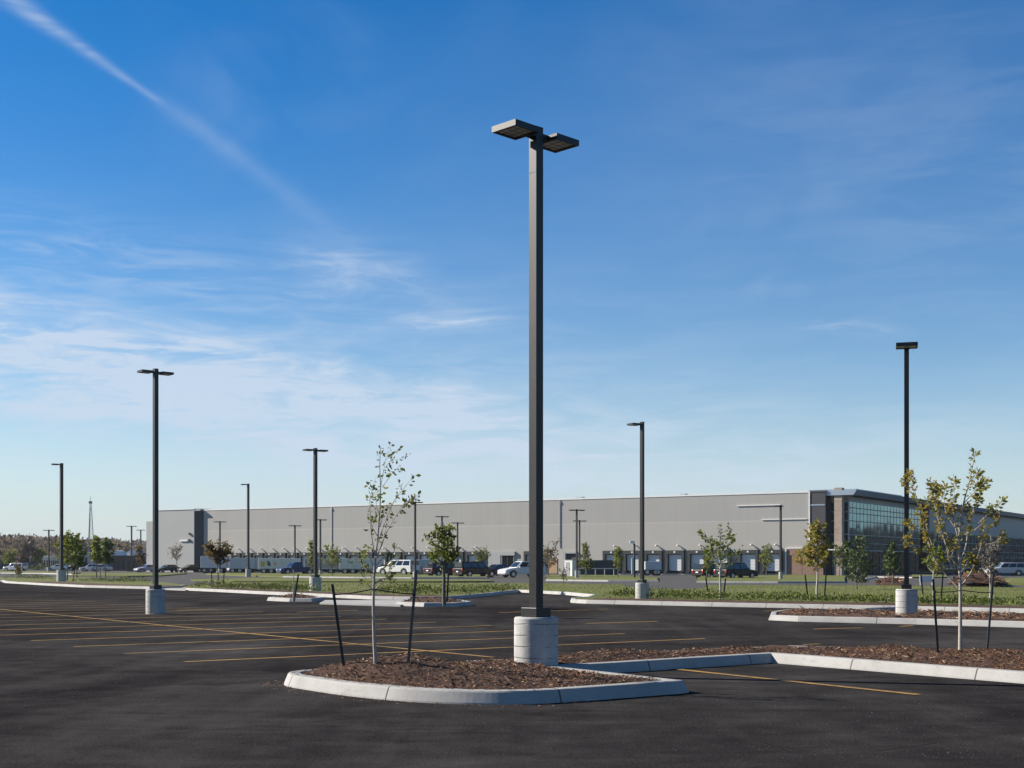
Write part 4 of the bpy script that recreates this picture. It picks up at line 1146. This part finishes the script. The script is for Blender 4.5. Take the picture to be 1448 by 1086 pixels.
# personnel entrance, pale bays, tan door and brick corner
def wpart(name, m, p0, p1, z0, z1, d0=.0, d1=.06):
    mb = MB(); wbox(mb, s_of(p1), s_of(p0), d0, d1, z0, z1); return mb.build(name, m, WH, origin=wo)
wpart('pale_bay', MAT['wing'], 687, 708, .0, 3.35, .0, .14)
e = wpart('entrance_door', MAT['door_glass'], 710.5, 727, .0, 2.75, .0, .05)
for p in (710.1, 718.5, 727): 
    mb = MB(); wbox(mb, s_of(p + .5), s_of(p - .1), .055, .16, 0, 2.75); mb.build('door_frame', MAT['brown_box'] if p == 718.5 else MAT['wing'], e, origin=wo)
wpart('entrance_lintel', MAT['wing'], 708.5, 729, 2.8, 3.4, .0, .3)
wpart('tan_door', MAT['tan_door'], 772, 788, .1, 2.3)
wpart('recessed_bay', MAT['grey_screen'], 801.5, 815.5, .3, 3.0)
wpart('bay_frame', MAT['wing'], 797.5, 801, 0, 3.35, .0, .35)
wpart('bay_lintel', MAT['wing'], 801.5, 816, 3.05, 3.35, .0, .35)
o = wpart('brick_base', MAT['brick'], 1114, 1146, 0, 3.55, .0, .16)
wpart('brick_cap', MAT['coping'], 1113.6, 1146.3, 3.555, 3.68, .0, .2)
wpart('white_post', MAT['white_paint'], 1111.2, 1112.8, 0, 3.5, .0, .3)
# left wing, projecting
def s_of_d(px, d):
    k = (px - 724) / F; kx, ky = K.x + WO.x * d, K.y + WO.y * d
    return (kx - k * ky) / (k * WD.y - WD.x)
sw0 = s_of_d(274.5, .8); sw1 = s_of_d(217, .8); sw2 = s_of_d(204, 1.0)
mb = MB(); poly = [tuple(P2(sw0, .8)), tuple(P2(s_of(288), -.01)), tuple(P2(s_of(288), -30)), tuple(P2(sw1, -30)), tuple(P2(sw1, .8))]
poly = poly if area(poly) > 0 else poly[::-1]
mb.prism(poly, -.05, 10.98); mb.build('wing', MAT['wing'], WH, origin=wo)
mb = MB(); P_ = offset_poly(poly, -.05, True); mb.prism([tuple(p) for p in P_], 11.23, 11.36); mb.build('wing_coping', MAT['coping'], WH, origin=wo)
mb = MB(); qa, qb = P2(sw0 - .03, .79), P2(s_of(288) - .05, .01)
mb.wallquad(qa, qb, 0, 10.97); mb.build('wing_side_shade', MAT['grey_screen'], WH, origin=wo)  # dark sheet paints the shade on the wing's right side
mb = MB(); wbox(mb, s_of(288) + .1, sw1 - .1, -25, .75, 10.983, 11.227); mb.build('wing_parapet', MAT['wing'], WH, origin=wo)
mb = MB(); wbox(mb, sw1 + .01, sw2, -20, .5, -.05, 9.3); mb.build('annex', MAT['wing'], WH, origin=wo)
mb = MB(); wbox(mb, sw1 + .7, sw1 + 1.9, -2.5, -1.2, 9.3, 10.0); mb.build('roof_vent', MAT['rail'], WH, origin=wo)
for px, zz in ((268.5, 6.9), (268, 5.75)):
    q = s_of_d(px, .8); mb = MB(); wbox(mb, q - .18, q + .18, .8, 1.05, zz - .18, zz + .18); mb.build('wall_light', MAT['grey_screen'], WH, origin=wo)
mb = MB(); wbox(mb, s_of_d(266, .8), s_of_d(255, .8), .8, 1.0, 5.55, 5.78); mb.build('ledge', MAT['coping'], WH, origin=wo)

# ------------------------------------------------------------------ office block at the right end
A_ = Vector((.845, -.534)); B_ = Vector((.534, .845))
OF = thing('office_building', (K.x, K.y, 0), 'glass fronted office block with stone pillar at the warehouse end', 'office building')
def obox(mb, origin2, sa, sb, z0, z1, mi=0):
    """box from origin2 spanning sa along A_ and sb along B_ (2-tuples)"""
    p = lambda a, b: tuple(origin2 + A_ * a + B_ * b)
    poly = [p(sa[0], sb[0]), p(sa[1], sb[0]), p(sa[1], sb[1]), p(sa[0], sb[1])]
    poly = poly if area(poly) > 0 else poly[::-1]
    mb.prism(poly, z0, z1, mi)
def opart(name, m, org, sa, sb, z0, z1, parent=None, bevel=0):
    mb = MB(); obox(mb, org, sa, sb, z0, z1); return mb.build(name, m, parent or OF, origin=wo, bevel=bevel)
K2 = Vector(K)
opart('charcoal_wall', MAT['charcoal'], K2, (.05, 2.15), (-.02, 12), 0, 11.0)
opart('coping', MAT['grey_screen'], K2, (0, 2.2), (-.08, 12), 11.003, 11.25)
opart('wall_band', MAT['fascia'], K2, (.0, 2.1), (-.06, -.025), 9.25, 9.42)
opart('brick_base', MAT['brick'], K2, (.04, 1.9), (-.2, -.03), 0, 3.55)
opart('edge_strip', MAT['coping'], K2, (-.12, .04), (-.1, .0), 0, 11.0)
Q = Vector((44.7, 174.5))      # glass corner
# recessed front glass between charcoal wall and corner, plane b = 0 at Q
org = Q
opart('front_glass', MAT['teal_glass'], org, (-2.5, 0), (0, .12), 3.4, 9.75)
opart('front_header', MAT['wing'], org, (-2.6, 0), (-.02, .12), 9.76, 10.9)
for zz in (3.3, 4.3, 5.4, 7.2, 8.4, 9.7):
    opart('mullion', MAT['mullion'], org, (-2.5, -.06), (-.07, -.005), zz, zz + .11)
opart('mullion', MAT['mullion'], org, (-.14, 0.05), (-.09, .0), 3.3, 9.8)
opart('mullion', MAT['mullion'], org, (-.95, -.87), (-.075, -.003), 3.42, 9.7)
# pillar
pc = K + A_ * 2.55 + B_ * -.2
opart('pillar', MAT['stone'], K2, (3.22, 4.25), (.3, 1.3), 0, 11.55)
# ground floor entrance
opart('entrance_canopy', MAT['coping'], K2, (1.9, 5.2), (-.35, 1.0), 3.3, 3.45)
opart('entrance_glass', MAT['door_glass'], org, (-3.0, 0), (.2, .3), 0, 3.25)
for s_ in (-2.9, -2.3, -1.75, -1.1, -.6, -.05):
    opart('entrance_frame', MAT['mullion'], org, (s_, s_ + .09), (.1, .195), 0, 3.25)
for zz in (1.15, 2.35): opart('entrance_frame', MAT['mullion'], org, (-2.8, -.1), (.11, .19), zz, zz + .09)
# long side facade
SD = Vector((.542, .840)); SN = Vector((.84, -.542))
def spt(s, d=0.0): return Q + SD * s + SN * d
def sbox(mb, s0, s1, d0, d1, z0, z1):
    poly = [tuple(spt(s0, d0)), tuple(spt(s0, d1)), tuple(spt(s1, d1)), tuple(spt(s1, d0))]
    poly = poly if area(poly) > 0 else poly[::-1]
    mb.prism(poly, z0, z1)
def spart(name, m, s0, s1, d0, d1, z0, z1, parent=None):
    mb = MB(); sbox(mb, s0, s1, d0, d1, z0, z1); return mb.build(name, m, parent or OF, origin=wo)
spart('curtain_wall', MAT['teal_glass'], .1, 33.5, -.3, 0, 3.4, 9.75)
spart('panel_band', MAT['spandrel'], .1, 33.5, -.3, .02, 9.76, 10.5)
cw = spart('lower_glass', MAT['door_glass'], .1, 33.5, -.5, -.25, 0, 3.25)
mbv = MB(); mbh = MB(); k = 0; s = 1.52
while s < 33: sbox(mbv, s - .014, s + .014, .003, .03, 3.45, 9.7); s += 1.52
o = mbv.build('vertical_mullions', MAT['mullion_dark'], OF, origin=wo)
o['kind'] = 'stuff'
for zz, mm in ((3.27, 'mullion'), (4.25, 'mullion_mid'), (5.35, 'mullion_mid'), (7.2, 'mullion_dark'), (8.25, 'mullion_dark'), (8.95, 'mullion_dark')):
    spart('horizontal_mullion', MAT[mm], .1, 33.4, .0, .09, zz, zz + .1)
for s_ in range(2, 33, 3): spart('lower_frame', MAT['mullion_dark'], s_, s_ + .12, -.245, -.15, 0, 3.2)
spart('dark_recess', MAT['void'], 33.5, 38.5, -2.5, -2.2, 0, 10.5)
spart('recess_return', MAT['charcoal'], 33.5, 33.6, -2.2, -.31, 0, 10.5)
spart('panel_wall', MAT['spandrel'], 38.5, 125, -.4, 0, 6.6, 10.5)
spart('lower_curtain_wall', MAT['teal_glass'], 38.5, 125, -.4, -.05, .6, 6.55)
for zz in (1.2, 2.6, 3.6, 5.0, 6.4): spart('horizontal_mullion', MAT['mullion_dark'], 38.6, 125, -.04, .05, zz, zz + .14)
mbv = MB(); s = 41.0
while s < 124: sbox(mbv, s - .05, s + .05, -.045, .04, .7, 6.35); s += 2.4
mbv.build('vertical_mullions', MAT['mullion_dark'], OF, origin=wo)['kind'] = 'stuff'
# roof: overhanging blade with sloped fascia
mb = MB(); s0, s1 = -2.2, 126
r0_ = [spt(s0, 1.3), spt(s1, 1.3), spt(s1, -30), spt(s0, -30)]; r1_ = [spt(s0, 1.75), spt(s1, 1.75), spt(s1, -30), spt(s0, -30)]
vs = [(p.x, p.y, 10.55) for p in r0_] + [(p.x, p.y, 11.2) for p in r1_]
mb.add(vs, [(3, 2, 1, 0), (4, 5, 6, 7), (0, 1, 5, 4), (1, 2, 6, 5), (2, 3, 7, 6), (3, 0, 4, 7)])
mb.build('roof', MAT['fascia'], OF, origin=wo)
mb = MB(); sbox(mb, .2, 125.5, -1, 1.2, 10.51, 10.545); mb.build('soffit', MAT['soffit'], OF, origin=wo)
spart('roof_upstand', MAT['fascia'], 1.0, 22, -6, .6, 11.203, 11.52)
spart('rear_block', MAT['wing'], 1, 125, -28, -3.0, 0, 10.5)

# ------------------------------------------------------------------ yard things
def trailer(label, px0, px1, py, ytop, Y, colour, marks=None):
    m = Y / F; x0, x1 = (px0 - 724) * m, (px1 - 724) * m
    z1 = CH + (HZ - ytop) * m; Lx = x1 - x0; ztop = z1; zbot = max(.75, ztop * .3)
    root = thing('box_trailer', ((x0 + x1) / 2, Y, 0), label, 'trailer', 'box trailers at the docks')
    mb = MB(); mb.box((0, 0, (zbot + ztop) / 2), (Lx, 2.4, ztop - zbot)); b = mb.build('cargo_box', colour, root, bevel=.05)
    mb = MB(); mb.box((0, -1.215, zbot + .06), (Lx - .2, .02, .12)); n = int(Lx / 1.2)
    for k in range(1, n): mb.box((-Lx / 2 + k * Lx / n, -1.208, (zbot + ztop) / 2 + .05), (.05, .015, ztop - zbot - .3))
    mb.build('side_rail', MAT['rail'], b)
    mb = MB(); mb.box((0, 0, zbot - .14), (Lx * .9, .9, .2)); mb.build('chassis', MAT['void'], root)
    for xx in (-Lx * .36, -Lx * .36 + 1.1, Lx * .3):
        if abs(xx) > Lx / 2: continue
        for yy in (-.95, .95):
            mb = MB(); mb.tube([(xx, yy - .14, .45), (xx, yy + .14, .45)], .45, 16); w = mb.build('wheel', MAT['black_rubber'], root)
            mb = MB(); mb.tube([(xx, yy - .16, .45), (xx, yy - .145, .45)], .24, 12); mb.build('rim', MAT['rim'], w)
    for (fx, fz, sx, sz, mm) in (marks or []):
        mb = MB(); mb.box((-Lx / 2 + fx * Lx, -1.213, zbot + fz * (ztop - zbot)), (sx, .012, sz), 0); mb.build('side_marking', MAT[mm], b)
trailer('pale blue box trailer nearest the projecting wing', 326, 362, 806, 789, 206, MAT['trailer_blue'])
trailer('white box trailer with yellow and dark side markings', 367, 424, 806, 789.5, 196, MAT['trailer_white'], [(.12, .45, .55, .75, 'yellow_mark'), (.25, .55, .22, .7, 'dark_mark'), (.29, .45, .22, .6, 'dark_mark'), (.42, .5, .4, .3, 'yellow_mark')])
trailer('grey box trailer behind the pale based lamp', 432, 478, 806, 790, 194, MAT['trailer_grey'])
trailer('long white box trailer left of the white wagon', 481, 540, 806, 789.5, 190, MAT['trailer_white'])
trailer('pale blue box trailer right of the white wagon', 578, 624, 807, 791, 178, MAT['trailer_blue'])
trailer('small pale grey trailer behind the single head lamp', 911, 934, 812, 794, 172, MAT['trailer_blue'])
trailer('white trailer parked behind the rusty small tree', 286, 322, 806, 786.5, 214, MAT['trailer_white'])
# dark equipment screen with rail
q = at(845, 170, 805); root = thing('screen_wall', (q.x, q.y, 0), 'low dark grey equipment screen behind a metal rail', 'screen wall')
m_ = 170 / F; mb = MB(); mb.box((0, 0, 1.0), (58 * m_, .15, 2.0)); mb.build('panel', MAT['grey_screen'], root, bevel=.01)
mb = MB()
for k in range(9): mb.box((-27 * m_ + k * 54 * m_ / 8, -.09, 1.0), (.05, .03, 1.96))
mb.build('batten', MAT['soffit'], root)
q = at(848, 160, 806); root = thing('guard_rail', (q.x, q.y, 0), 'pale metal guard rail in front of the dark screen', 'rail')
mb = MB(); mb.tube([(-33 * 160 / F, 0, .95), (22 * 160 / F, 0, .95)], .05, 8); mb.build('top_rail', MAT['rail'], root)
for k in range(5):
    xx = (-32 + k * 13) * 160 / F; mb = MB(); mb.tube([(xx, 0, -.05), (xx, 0, .96)], .05, 8); mb.build('post', MAT['rail'], root)
q = at(807, 150, 815); root = thing('utility_cabinet', (q.x, q.y, 0), 'white utility cabinet beside the cabinet lamp', 'utility cabinet', None, -.75)
mb = MB(); mb.box((0, 0, .95), (1.15, .8, 1.9)); mb.build('cabinet_body', MAT['white_paint'], root, bevel=.02)
mb = MB(); mb.box((-.1, -.41, .95), (.62, .02, 1.55)); d = mb.build('cabinet_door', MAT['trailer_grey'], root)
mb = MB(); mb.box((.15, -.43, .95), (.05, .03, .2)); mb.build('handle', MAT['soffit'], d)
mb = MB(); mb.box((0, 0, 1.93), (1.25, .9, .06)); mb.build('cabinet_roof', MAT['white_paint'], root)
# tall dark camera pole near the single head lamp
q = G(897, 818.5); root = thing('utility_pole', (q.x, q.y, 0), 'thick grey service pole left of the single head lamp', 'utility pole')
mb = MB(); mb.tube([(0, 0, -.05), (0, 0, 3.6)], [.12, .11], 10); mb.build('shaft', MAT['grey_screen'], root)
mb = MB(); mb.box((-.22, 0, 3.75), (.5, .22, .28)); mb.build('camera_housing', MAT['white_paint'], root, bevel=.03)
mb = MB(); mb.box((-.2, -.02, 1.3), (.2, .2, 1.6)); mb.build('cable_box', MAT['trailer_white'], root, bevel=.02)
# small white sign board on legs at the right
q = G(1310.5, 828); root = thing('white_board', (q.x, q.y, 0), 'small white board on legs behind the gold tree', 'sign board')
mb = MB(); mb.box((0, 0, .48), (1.0, .05, .45)); mb.build('board', MAT['white_paint'], root, bevel=.01)
for xx in (-.42, .42): mb = MB(); mb.box((xx, .06, .3), (.06, .06, .66)); mb.build('leg', MAT['white_paint'], root)
# far left sheds, tanks and low buildings
def shed(label, px0, px1, py, ytop, Y, m, roofm, kind='flat', nm='storage_shed'):
    mm = Y / F; x0, x1 = (px0 - 724) * mm, (px1 - 724) * mm; W = x1 - x0; H = CH + (HZ - ytop) * mm
    root = thing(nm, ((x0 + x1) / 2, Y, 0), label, 'shed', 'yard buildings at the far left')
    D = max(4, W * .5)
    if kind == 'flat':
        mb = MB(); mb.box((0, 0, H * .46), (W, D, H * .92)); mb.build('wall', m, root)
        mb = MB(); mb.box((0, 0, H * .96), (W + .5, D + .5, H * .08)); mb.build('roof', roofm, root)
        mb = MB()
        for k in range(5): mb.box((-W * .4 + k * W * .2, -D / 2 - .03, H * .4), (W * .1, .06, H * .55))
        mb.build('loading_bay', MAT['void'] if m != MAT['brown_box'] else MAT['soffit'], root)
    else:
        mb = MB(); n = 14; vs = []; r_ = W / 2; hh = H * .45
        mb.box((0, 0, (H - hh) / 2), (W, D, H - hh)); mb.build('wall', m, root)
        mb = MB()
        for yy in (-D / 2 - .1, D / 2 + .1):
            for k in range(n + 1): t = math.pi * k / n; vs.append((-r_ * math.cos(t) * 1.01, yy, H - hh + hh * math.sin(t)))
        fs = [(k, k + 1, n + 2 + k, n + 1 + k) for k in range(n)] + [tuple(range(n, -1, -1)), tuple(range(n + 1, 2 * n + 2))]
        mb.add(vs, fs); smooth_angle(mb.build('vaulted_roof', roofm, root), 30)
shed('dark brown low shed left of the warehouse wing', 150, 181, 803, 785.5, 285, MAT['brown_box'], MAT['brown_box'])
shed('white vaulted shed behind the dark brown shed', 160, 178, 803, 778.5, 330, MAT['trailer_white'], MAT['coping'], 'vault')
shed('second white vaulted shed nearer the warehouse wing', 180, 206, 803, 776.8, 335, MAT['trailer_grey'], MAT['coping'], 'vault')
shed('brown screen building under the annex', 183, 218, 803, 786, 262, MAT['brown_box'], MAT['brown_box'])
shed('white canopy roofed shed behind the green pair', 104, 128, 803, 780.5, 320, MAT['trailer_grey'], MAT['coping'])
shed('pale blue shed behind the lime green tree', 58, 76, 803, 786, 345, MAT['trailer_blue'], MAT['coping'])
shed('grey gabled shed beyond the clipped hedge', 46, 58, 803, 789, 350, MAT['trailer_grey'], MAT['trailer_grey'])
shed('small white shed behind the far left lamp', 76, 88, 803, 786.5, 340, MAT['trailer_white'], MAT['coping'])
# lattice radio mast
Ym = 520.0; q = at(128, Ym, 797); zt = at(128, Ym, 709).z
root = thing('radio_mast', (q.x, q.y, 0), 'tall thin lattice radio mast on the left horizon', 'radio mast')
def mast_pt(k, z):
    w = 1.75 * (1 - z / zt * .85); a = k * 2.0944 + .5; return Vector((w * math.cos(a), w * math.sin(a), z))
for k in range(3): mb = MB(); mb.tube([mast_pt(k, 0), mast_pt(k, zt)], [.17, .11], 6); mb.build('leg', MAT['mast'], root)
mb = MB(); zz = 0; stp = 2.2
while zz + stp < zt:
    for k in range(3): mb.tube([mast_pt(k, zz), mast_pt((k + 1) % 3, zz + stp)], .06, 4); mb.tube([mast_pt(k, zz + stp), mast_pt((k + 1) % 3, zz + stp)], .06, 4)
    zz += stp
mb.build('lattice_bracing', MAT['mast'], root)
mb = MB(); mb.tube([(0, 0, zt - .5), (0, 0, zt + 2.0)], .09, 6); mb.box((0, 0, zt - .4), (1.1, 1.1, .9)); mb.build('antenna', MAT['mast'], root)

# ------------------------------------------------------------------ cars
SPEC = {  # L, W, H, belt, cabin bottom rear/front, cabin top rear/front, hood z, wheel r
    'sedan': (4.7, 1.82, 1.45, .93, -1.95, 1.05, -1.15, .2, .80, .33),
    'wagon': (4.75, 1.88, 1.68, 1.04, -2.28, 1.1, -2.2, .35, .93, .36),
    'van': (5.5, 2.0, 1.92, 1.14, -2.7, 1.3, -2.66, .6, 1.05, .39),
    'pickup': (5.6, 1.98, 1.85, 1.1, -.75, 1.3, -.55, .55, 1.02, .40)}
PAINT = {}
def car(label, kind, col, px, py, heading, cat='car', Y=None, k=1.0):
    Lc, W, H, belt, cb0, cb1, ct0, ct1, hood, wr = SPEC[kind]
    g = G(px, py) if Y is None else at(px, Y, py); g.z = 0
    root = thing('parked_car', g, label, cat, 'parked vehicles', R(heading)); root.scale = (k, k, k)
    if col not in PAINT: PAINT[col] = car_paint('car paint', col)
    paint = PAINT[col]
    hx = Lc / 2; xr, xf = -hx + Lc * .2, hx - Lc * .19; ra = wr + .07
    prof = [(-hx + .06, .30)]
    for cx in (xr, xf):
        for i in range(9):
            t = math.pi - math.pi * i / 8; prof.append((cx + ra * math.cos(t), max(.28, wr + ra * math.sin(t) * .95)))
    prof += [(hx - .08, .28), (hx, .42), (hx - .01, hood * .72), (hx - .12, hood * .88), (hx - .5, hood * .97), (cb1 + .1, belt - .02)]
    if kind == 'pickup': prof += [(cb0, belt), (-hx + .03, belt), (-hx, belt - .06)]
    elif kind == 'sedan': prof += [(cb0 + .15, belt + .03), (-hx + .12, belt), (-hx + .02, belt - .12)]
    else: prof += [(-hx + .05, belt), (-hx, belt - .1)]
    prof += [(-hx - .02, .45)]
    n = len(prof); mb = MB()
    vs = [(x, -W / 2, z) for x, z in prof] + [(x, W / 2, z) for x, z in prof]
    mb.add(vs, [tuple(range(n)), tuple(range(2 * n - 1, n - 1, -1))] + [(i, n + i, n + (i + 1) % n, (i + 1) % n) for i in range(n)])
    wb, wt = W / 2 - .04, W / 2 - .2
    z0, z1 = belt - .03, H
    cab = [Vector((cb0, -wb, z0)), Vector((cb1, -wb, z0)), Vector((cb1, wb, z0)), Vector((cb0, wb, z0)), Vector((ct0, -wt, z1)), Vector((ct1, -wt, z1)), Vector((ct1, wt, z1)), Vector((ct0, wt, z1))]
    mb.add(cab, [(3, 2, 1, 0), (4, 5, 6, 7), (0, 1, 5, 4), (1, 2, 6, 5), (2, 3, 7, 6), (3, 0, 4, 7)])
    body = mb.build('body', paint, root, bevel=.05); smooth_angle(body, 18)
    def pane(a, b, c, d, u0, u1, v0, v1, name):
        nrm = (b - a).cross(d - a).normalized(); f = lambda u, v: (a.lerp(b, u)).lerp(d.lerp(c, u), v) 
        q = [f(u0, v0), f(u1, v0), f(u1, v1), f(u0, v1)]; mb = MB()
        o = [p + nrm * .012 for p in q]; i_ = [p - nrm * .03 for p in q]
        mb.add(o + i_, [(0, 1, 2, 3), (7, 6, 5, 4), (0, 4, 5, 1), (1, 5, 6, 2), (2, 6, 7, 3), (3, 7, 4, 0)])
        mb.build(name, MAT['car_glass'], root)
    segs = [(.06, .47), (.52, .93)] if kind in ('sedan', 'pickup') else [(.05, .33), (.37, .63), (.67, .94)]
    for (u0, u1) in segs:
        pane(cab[0], cab[1], cab[5], cab[4], u0, u1, .12, .84, 'side_window')
        pane(cab[2], cab[3], cab[7], cab[6], 1 - u1, 1 - u0, .12, .84, 'side_window')
    pane(cab[1], cab[2], cab[6], cab[5], .07, .93, .1, .88, 'windscreen')
    pane(cab[3], cab[0], cab[4], cab[7], .09, .91, .18, .85, 'rear_window')
    for cx in (xr, xf):
        for sy in (-1, 1):
            y0 = sy * (W / 2 - .21); y1 = sy * (W / 2 + .005)
            mb = MB(); mb.tube([(cx, y0, wr), (cx, y1 - sy * .03, wr), (cx, y1, wr)], [wr, wr, wr * .93], 18); w = mb.build('wheel', MAT['black_rubber'], root)
            mb = MB(); mb.tube([(cx, y1 - sy * .02, wr), (cx, y1 + sy * .006, wr)], [wr * .64, wr * .6], 14); mb.build('rim', MAT['rim'], w)
    for sy in (-1, 1):
        mb = MB(); mb.box((hx - .06, sy * (W / 2 - .27), hood * .74), (.16, .4, .15)); mb.build('headlight', MAT['head'], root, bevel=.02)
        mb = MB(); tall = .34 if kind != 'sedan' else .2
        mb.box((-hx + .06, sy * (W / 2 - .12), belt - .22), (.2, .2, tall)); mb.build('tail_light', MAT['tail'], root, bevel=.02)
        mb = MB(); mb.box((cb1 - .32, sy * (W / 2 + .09), belt + .05), (.12, .2, .13)); mb.build('wing_mirror', paint, root, bevel=.03)
    mb = MB(); mb.box((-hx - .01, 0, .47), (.16, W * .94, .2)); mb.box((hx - .01, 0, .42), (.14, W * .92, .18))
    mb.build('bumper', MAT['black_rubber'] if sum(col) < .6 else MAT['trailer_grey'], root, bevel=.03)
    mb = MB(); mb.box((-hx - .045, 0, .72), (.1, .42, .13)); mb.build('number_plate', MAT['white_paint'], root)
    if kind == 'pickup':
        mb = MB(); mb.box((-hx + (cb0 + hx) / 2 + .02, 0, belt + .002), (cb0 + hx - .22, W - .3, .01)); mb.build('bed', MAT['void'], root)
    return root
BLK, WHT, SLV, GRN = (.012, .012, .015), (.7, .7, .69), (.42, .43, .44), (.03, .06, .06)
car('black long wagon parked left of the tall lamp', 'van', BLK, 673, 816.4, 38, k=.92)
car('dark plum wagon behind the round green tree', 'wagon', (.03, .02, .03), 628, 815.2, 38, k=1.0)
car('white wagon parked behind the slim near sapling', 'wagon', WHT, 564, 813.6, 146, k=1.22)
car('pale blue pickup right of the white wagon', 'pickup', (.42, .5, .55), 606, 811, 184, 'pickup', k=.95)
car('dark blue pickup parked in front of the marked trailer', 'pickup', (.025, .045, .13), 419, 812.6, 212, 'pickup', k=.95)
car('blue sedan half hidden between the black and white wagons', 'sedan', (.03, .06, .14), 710, 813.8, 38)
car('white wagon partly behind the tall lamp pole', 'wagon', (.68, .68, .68), 738, 816.6, 208, k=1.08)
car('dark green sedan behind the left twin lamp', 'sedan', GRN, 237, 809.4, 226, k=.95)
car('black sedan next to the pale wing wall', 'sedan', BLK, 269, 809.4, 224, k=.95)
car('white hatchback between the green and black sedans', 'wagon', WHT, 254, 808.4, 226, k=.85)
car('white wagon in front of the wing corner', 'wagon', (.6, .6, .62), 292, 809.2, 232, k=.95)
car('grey blue sedan behind the rusty small tree', 'sedan', (.25, .27, .33), 313, 809.2, 210, k=.95)
car('small white sedan right of the rusty tree', 'sedan', WHT, 332, 809.4, 236, k=.9)
car('dark sedan beside the left dock lamp', 'sedan', (.02, .02, .025), 347, 809.4, 216, k=.9)
car('silver lilac sedan left of the left twin lamp', 'sedan', (.36, .36, .44), 208, 809, 222, k=.95)
car('white minivan on the far left edge', 'wagon', WHT, 22, 808, 160, 'minivan', k=1.0)
car('near black car cut by the left picture edge', 'sedan', BLK, 3, 807.2, 170)
car('dark car behind the clipped hedge', 'wagon', BLK, 44, 806.2, 170)
car('white sedan just behind the far left lamp', 'sedan', WHT, 83, 807.6, 175)
car('white hatchback left of the green tree pair', 'wagon', WHT, 128, 808, 200, k=.9)
car('silver sedan behind the green tree pair', 'sedan', SLV, 142, 808, 175, k=.95)
car('black wagon behind the lime green tree', 'wagon', BLK, 112, 807.6, 185)
car('dark grey sedan under the distant lamps', 'sedan', (.06, .06, .07), 196, 808, 200, k=.9)
car('dark green black wagon nearest the dock doors', 'van', (.014, .02, .022), 1041, 818.6, 38, k=.86)
car('black wagon half behind the airy tree', 'wagon', BLK, 1006, 817.6, 38, k=.9)
car('silver wagon on the drive at the right edge', 'wagon', SLV, 1421, 814.4, 176, k=1.0)
car('dark sedan behind the bare twiggy tree', 'sedan', BLK, 1384, 812.6, 182)
car('blue car cut by the right picture edge', 'sedan', (.03, .09, .2), 1453, 813.0, 176)

# ------------------------------------------------------------------ thin autumn haze over the whole place
mb = MB(); mb.box((0, 875, 19.5), (3500, 2150, 41.5))
hz = mb.build('haze', [])
m = bpy.data.materials.new('thin haze'); m.use_nodes = True; nt = m.node_tree; nt.nodes.clear()
out = nt.nodes.new('ShaderNodeOutputMaterial'); pv = nt.nodes.new('ShaderNodeVolumePrincipled')
pv.inputs['Color'].default_value = (.86, .9, .96, 1); pv.inputs['Density'].default_value = .0001; pv.inputs['Anisotropy'].default_value = .0
nt.links.new(pv.outputs[0], out.inputs['Volume']); hz.data.materials.append(m)
hz['kind'] = 'stuff'; hz['label'] = 'thin pale haze softening the far woodland'
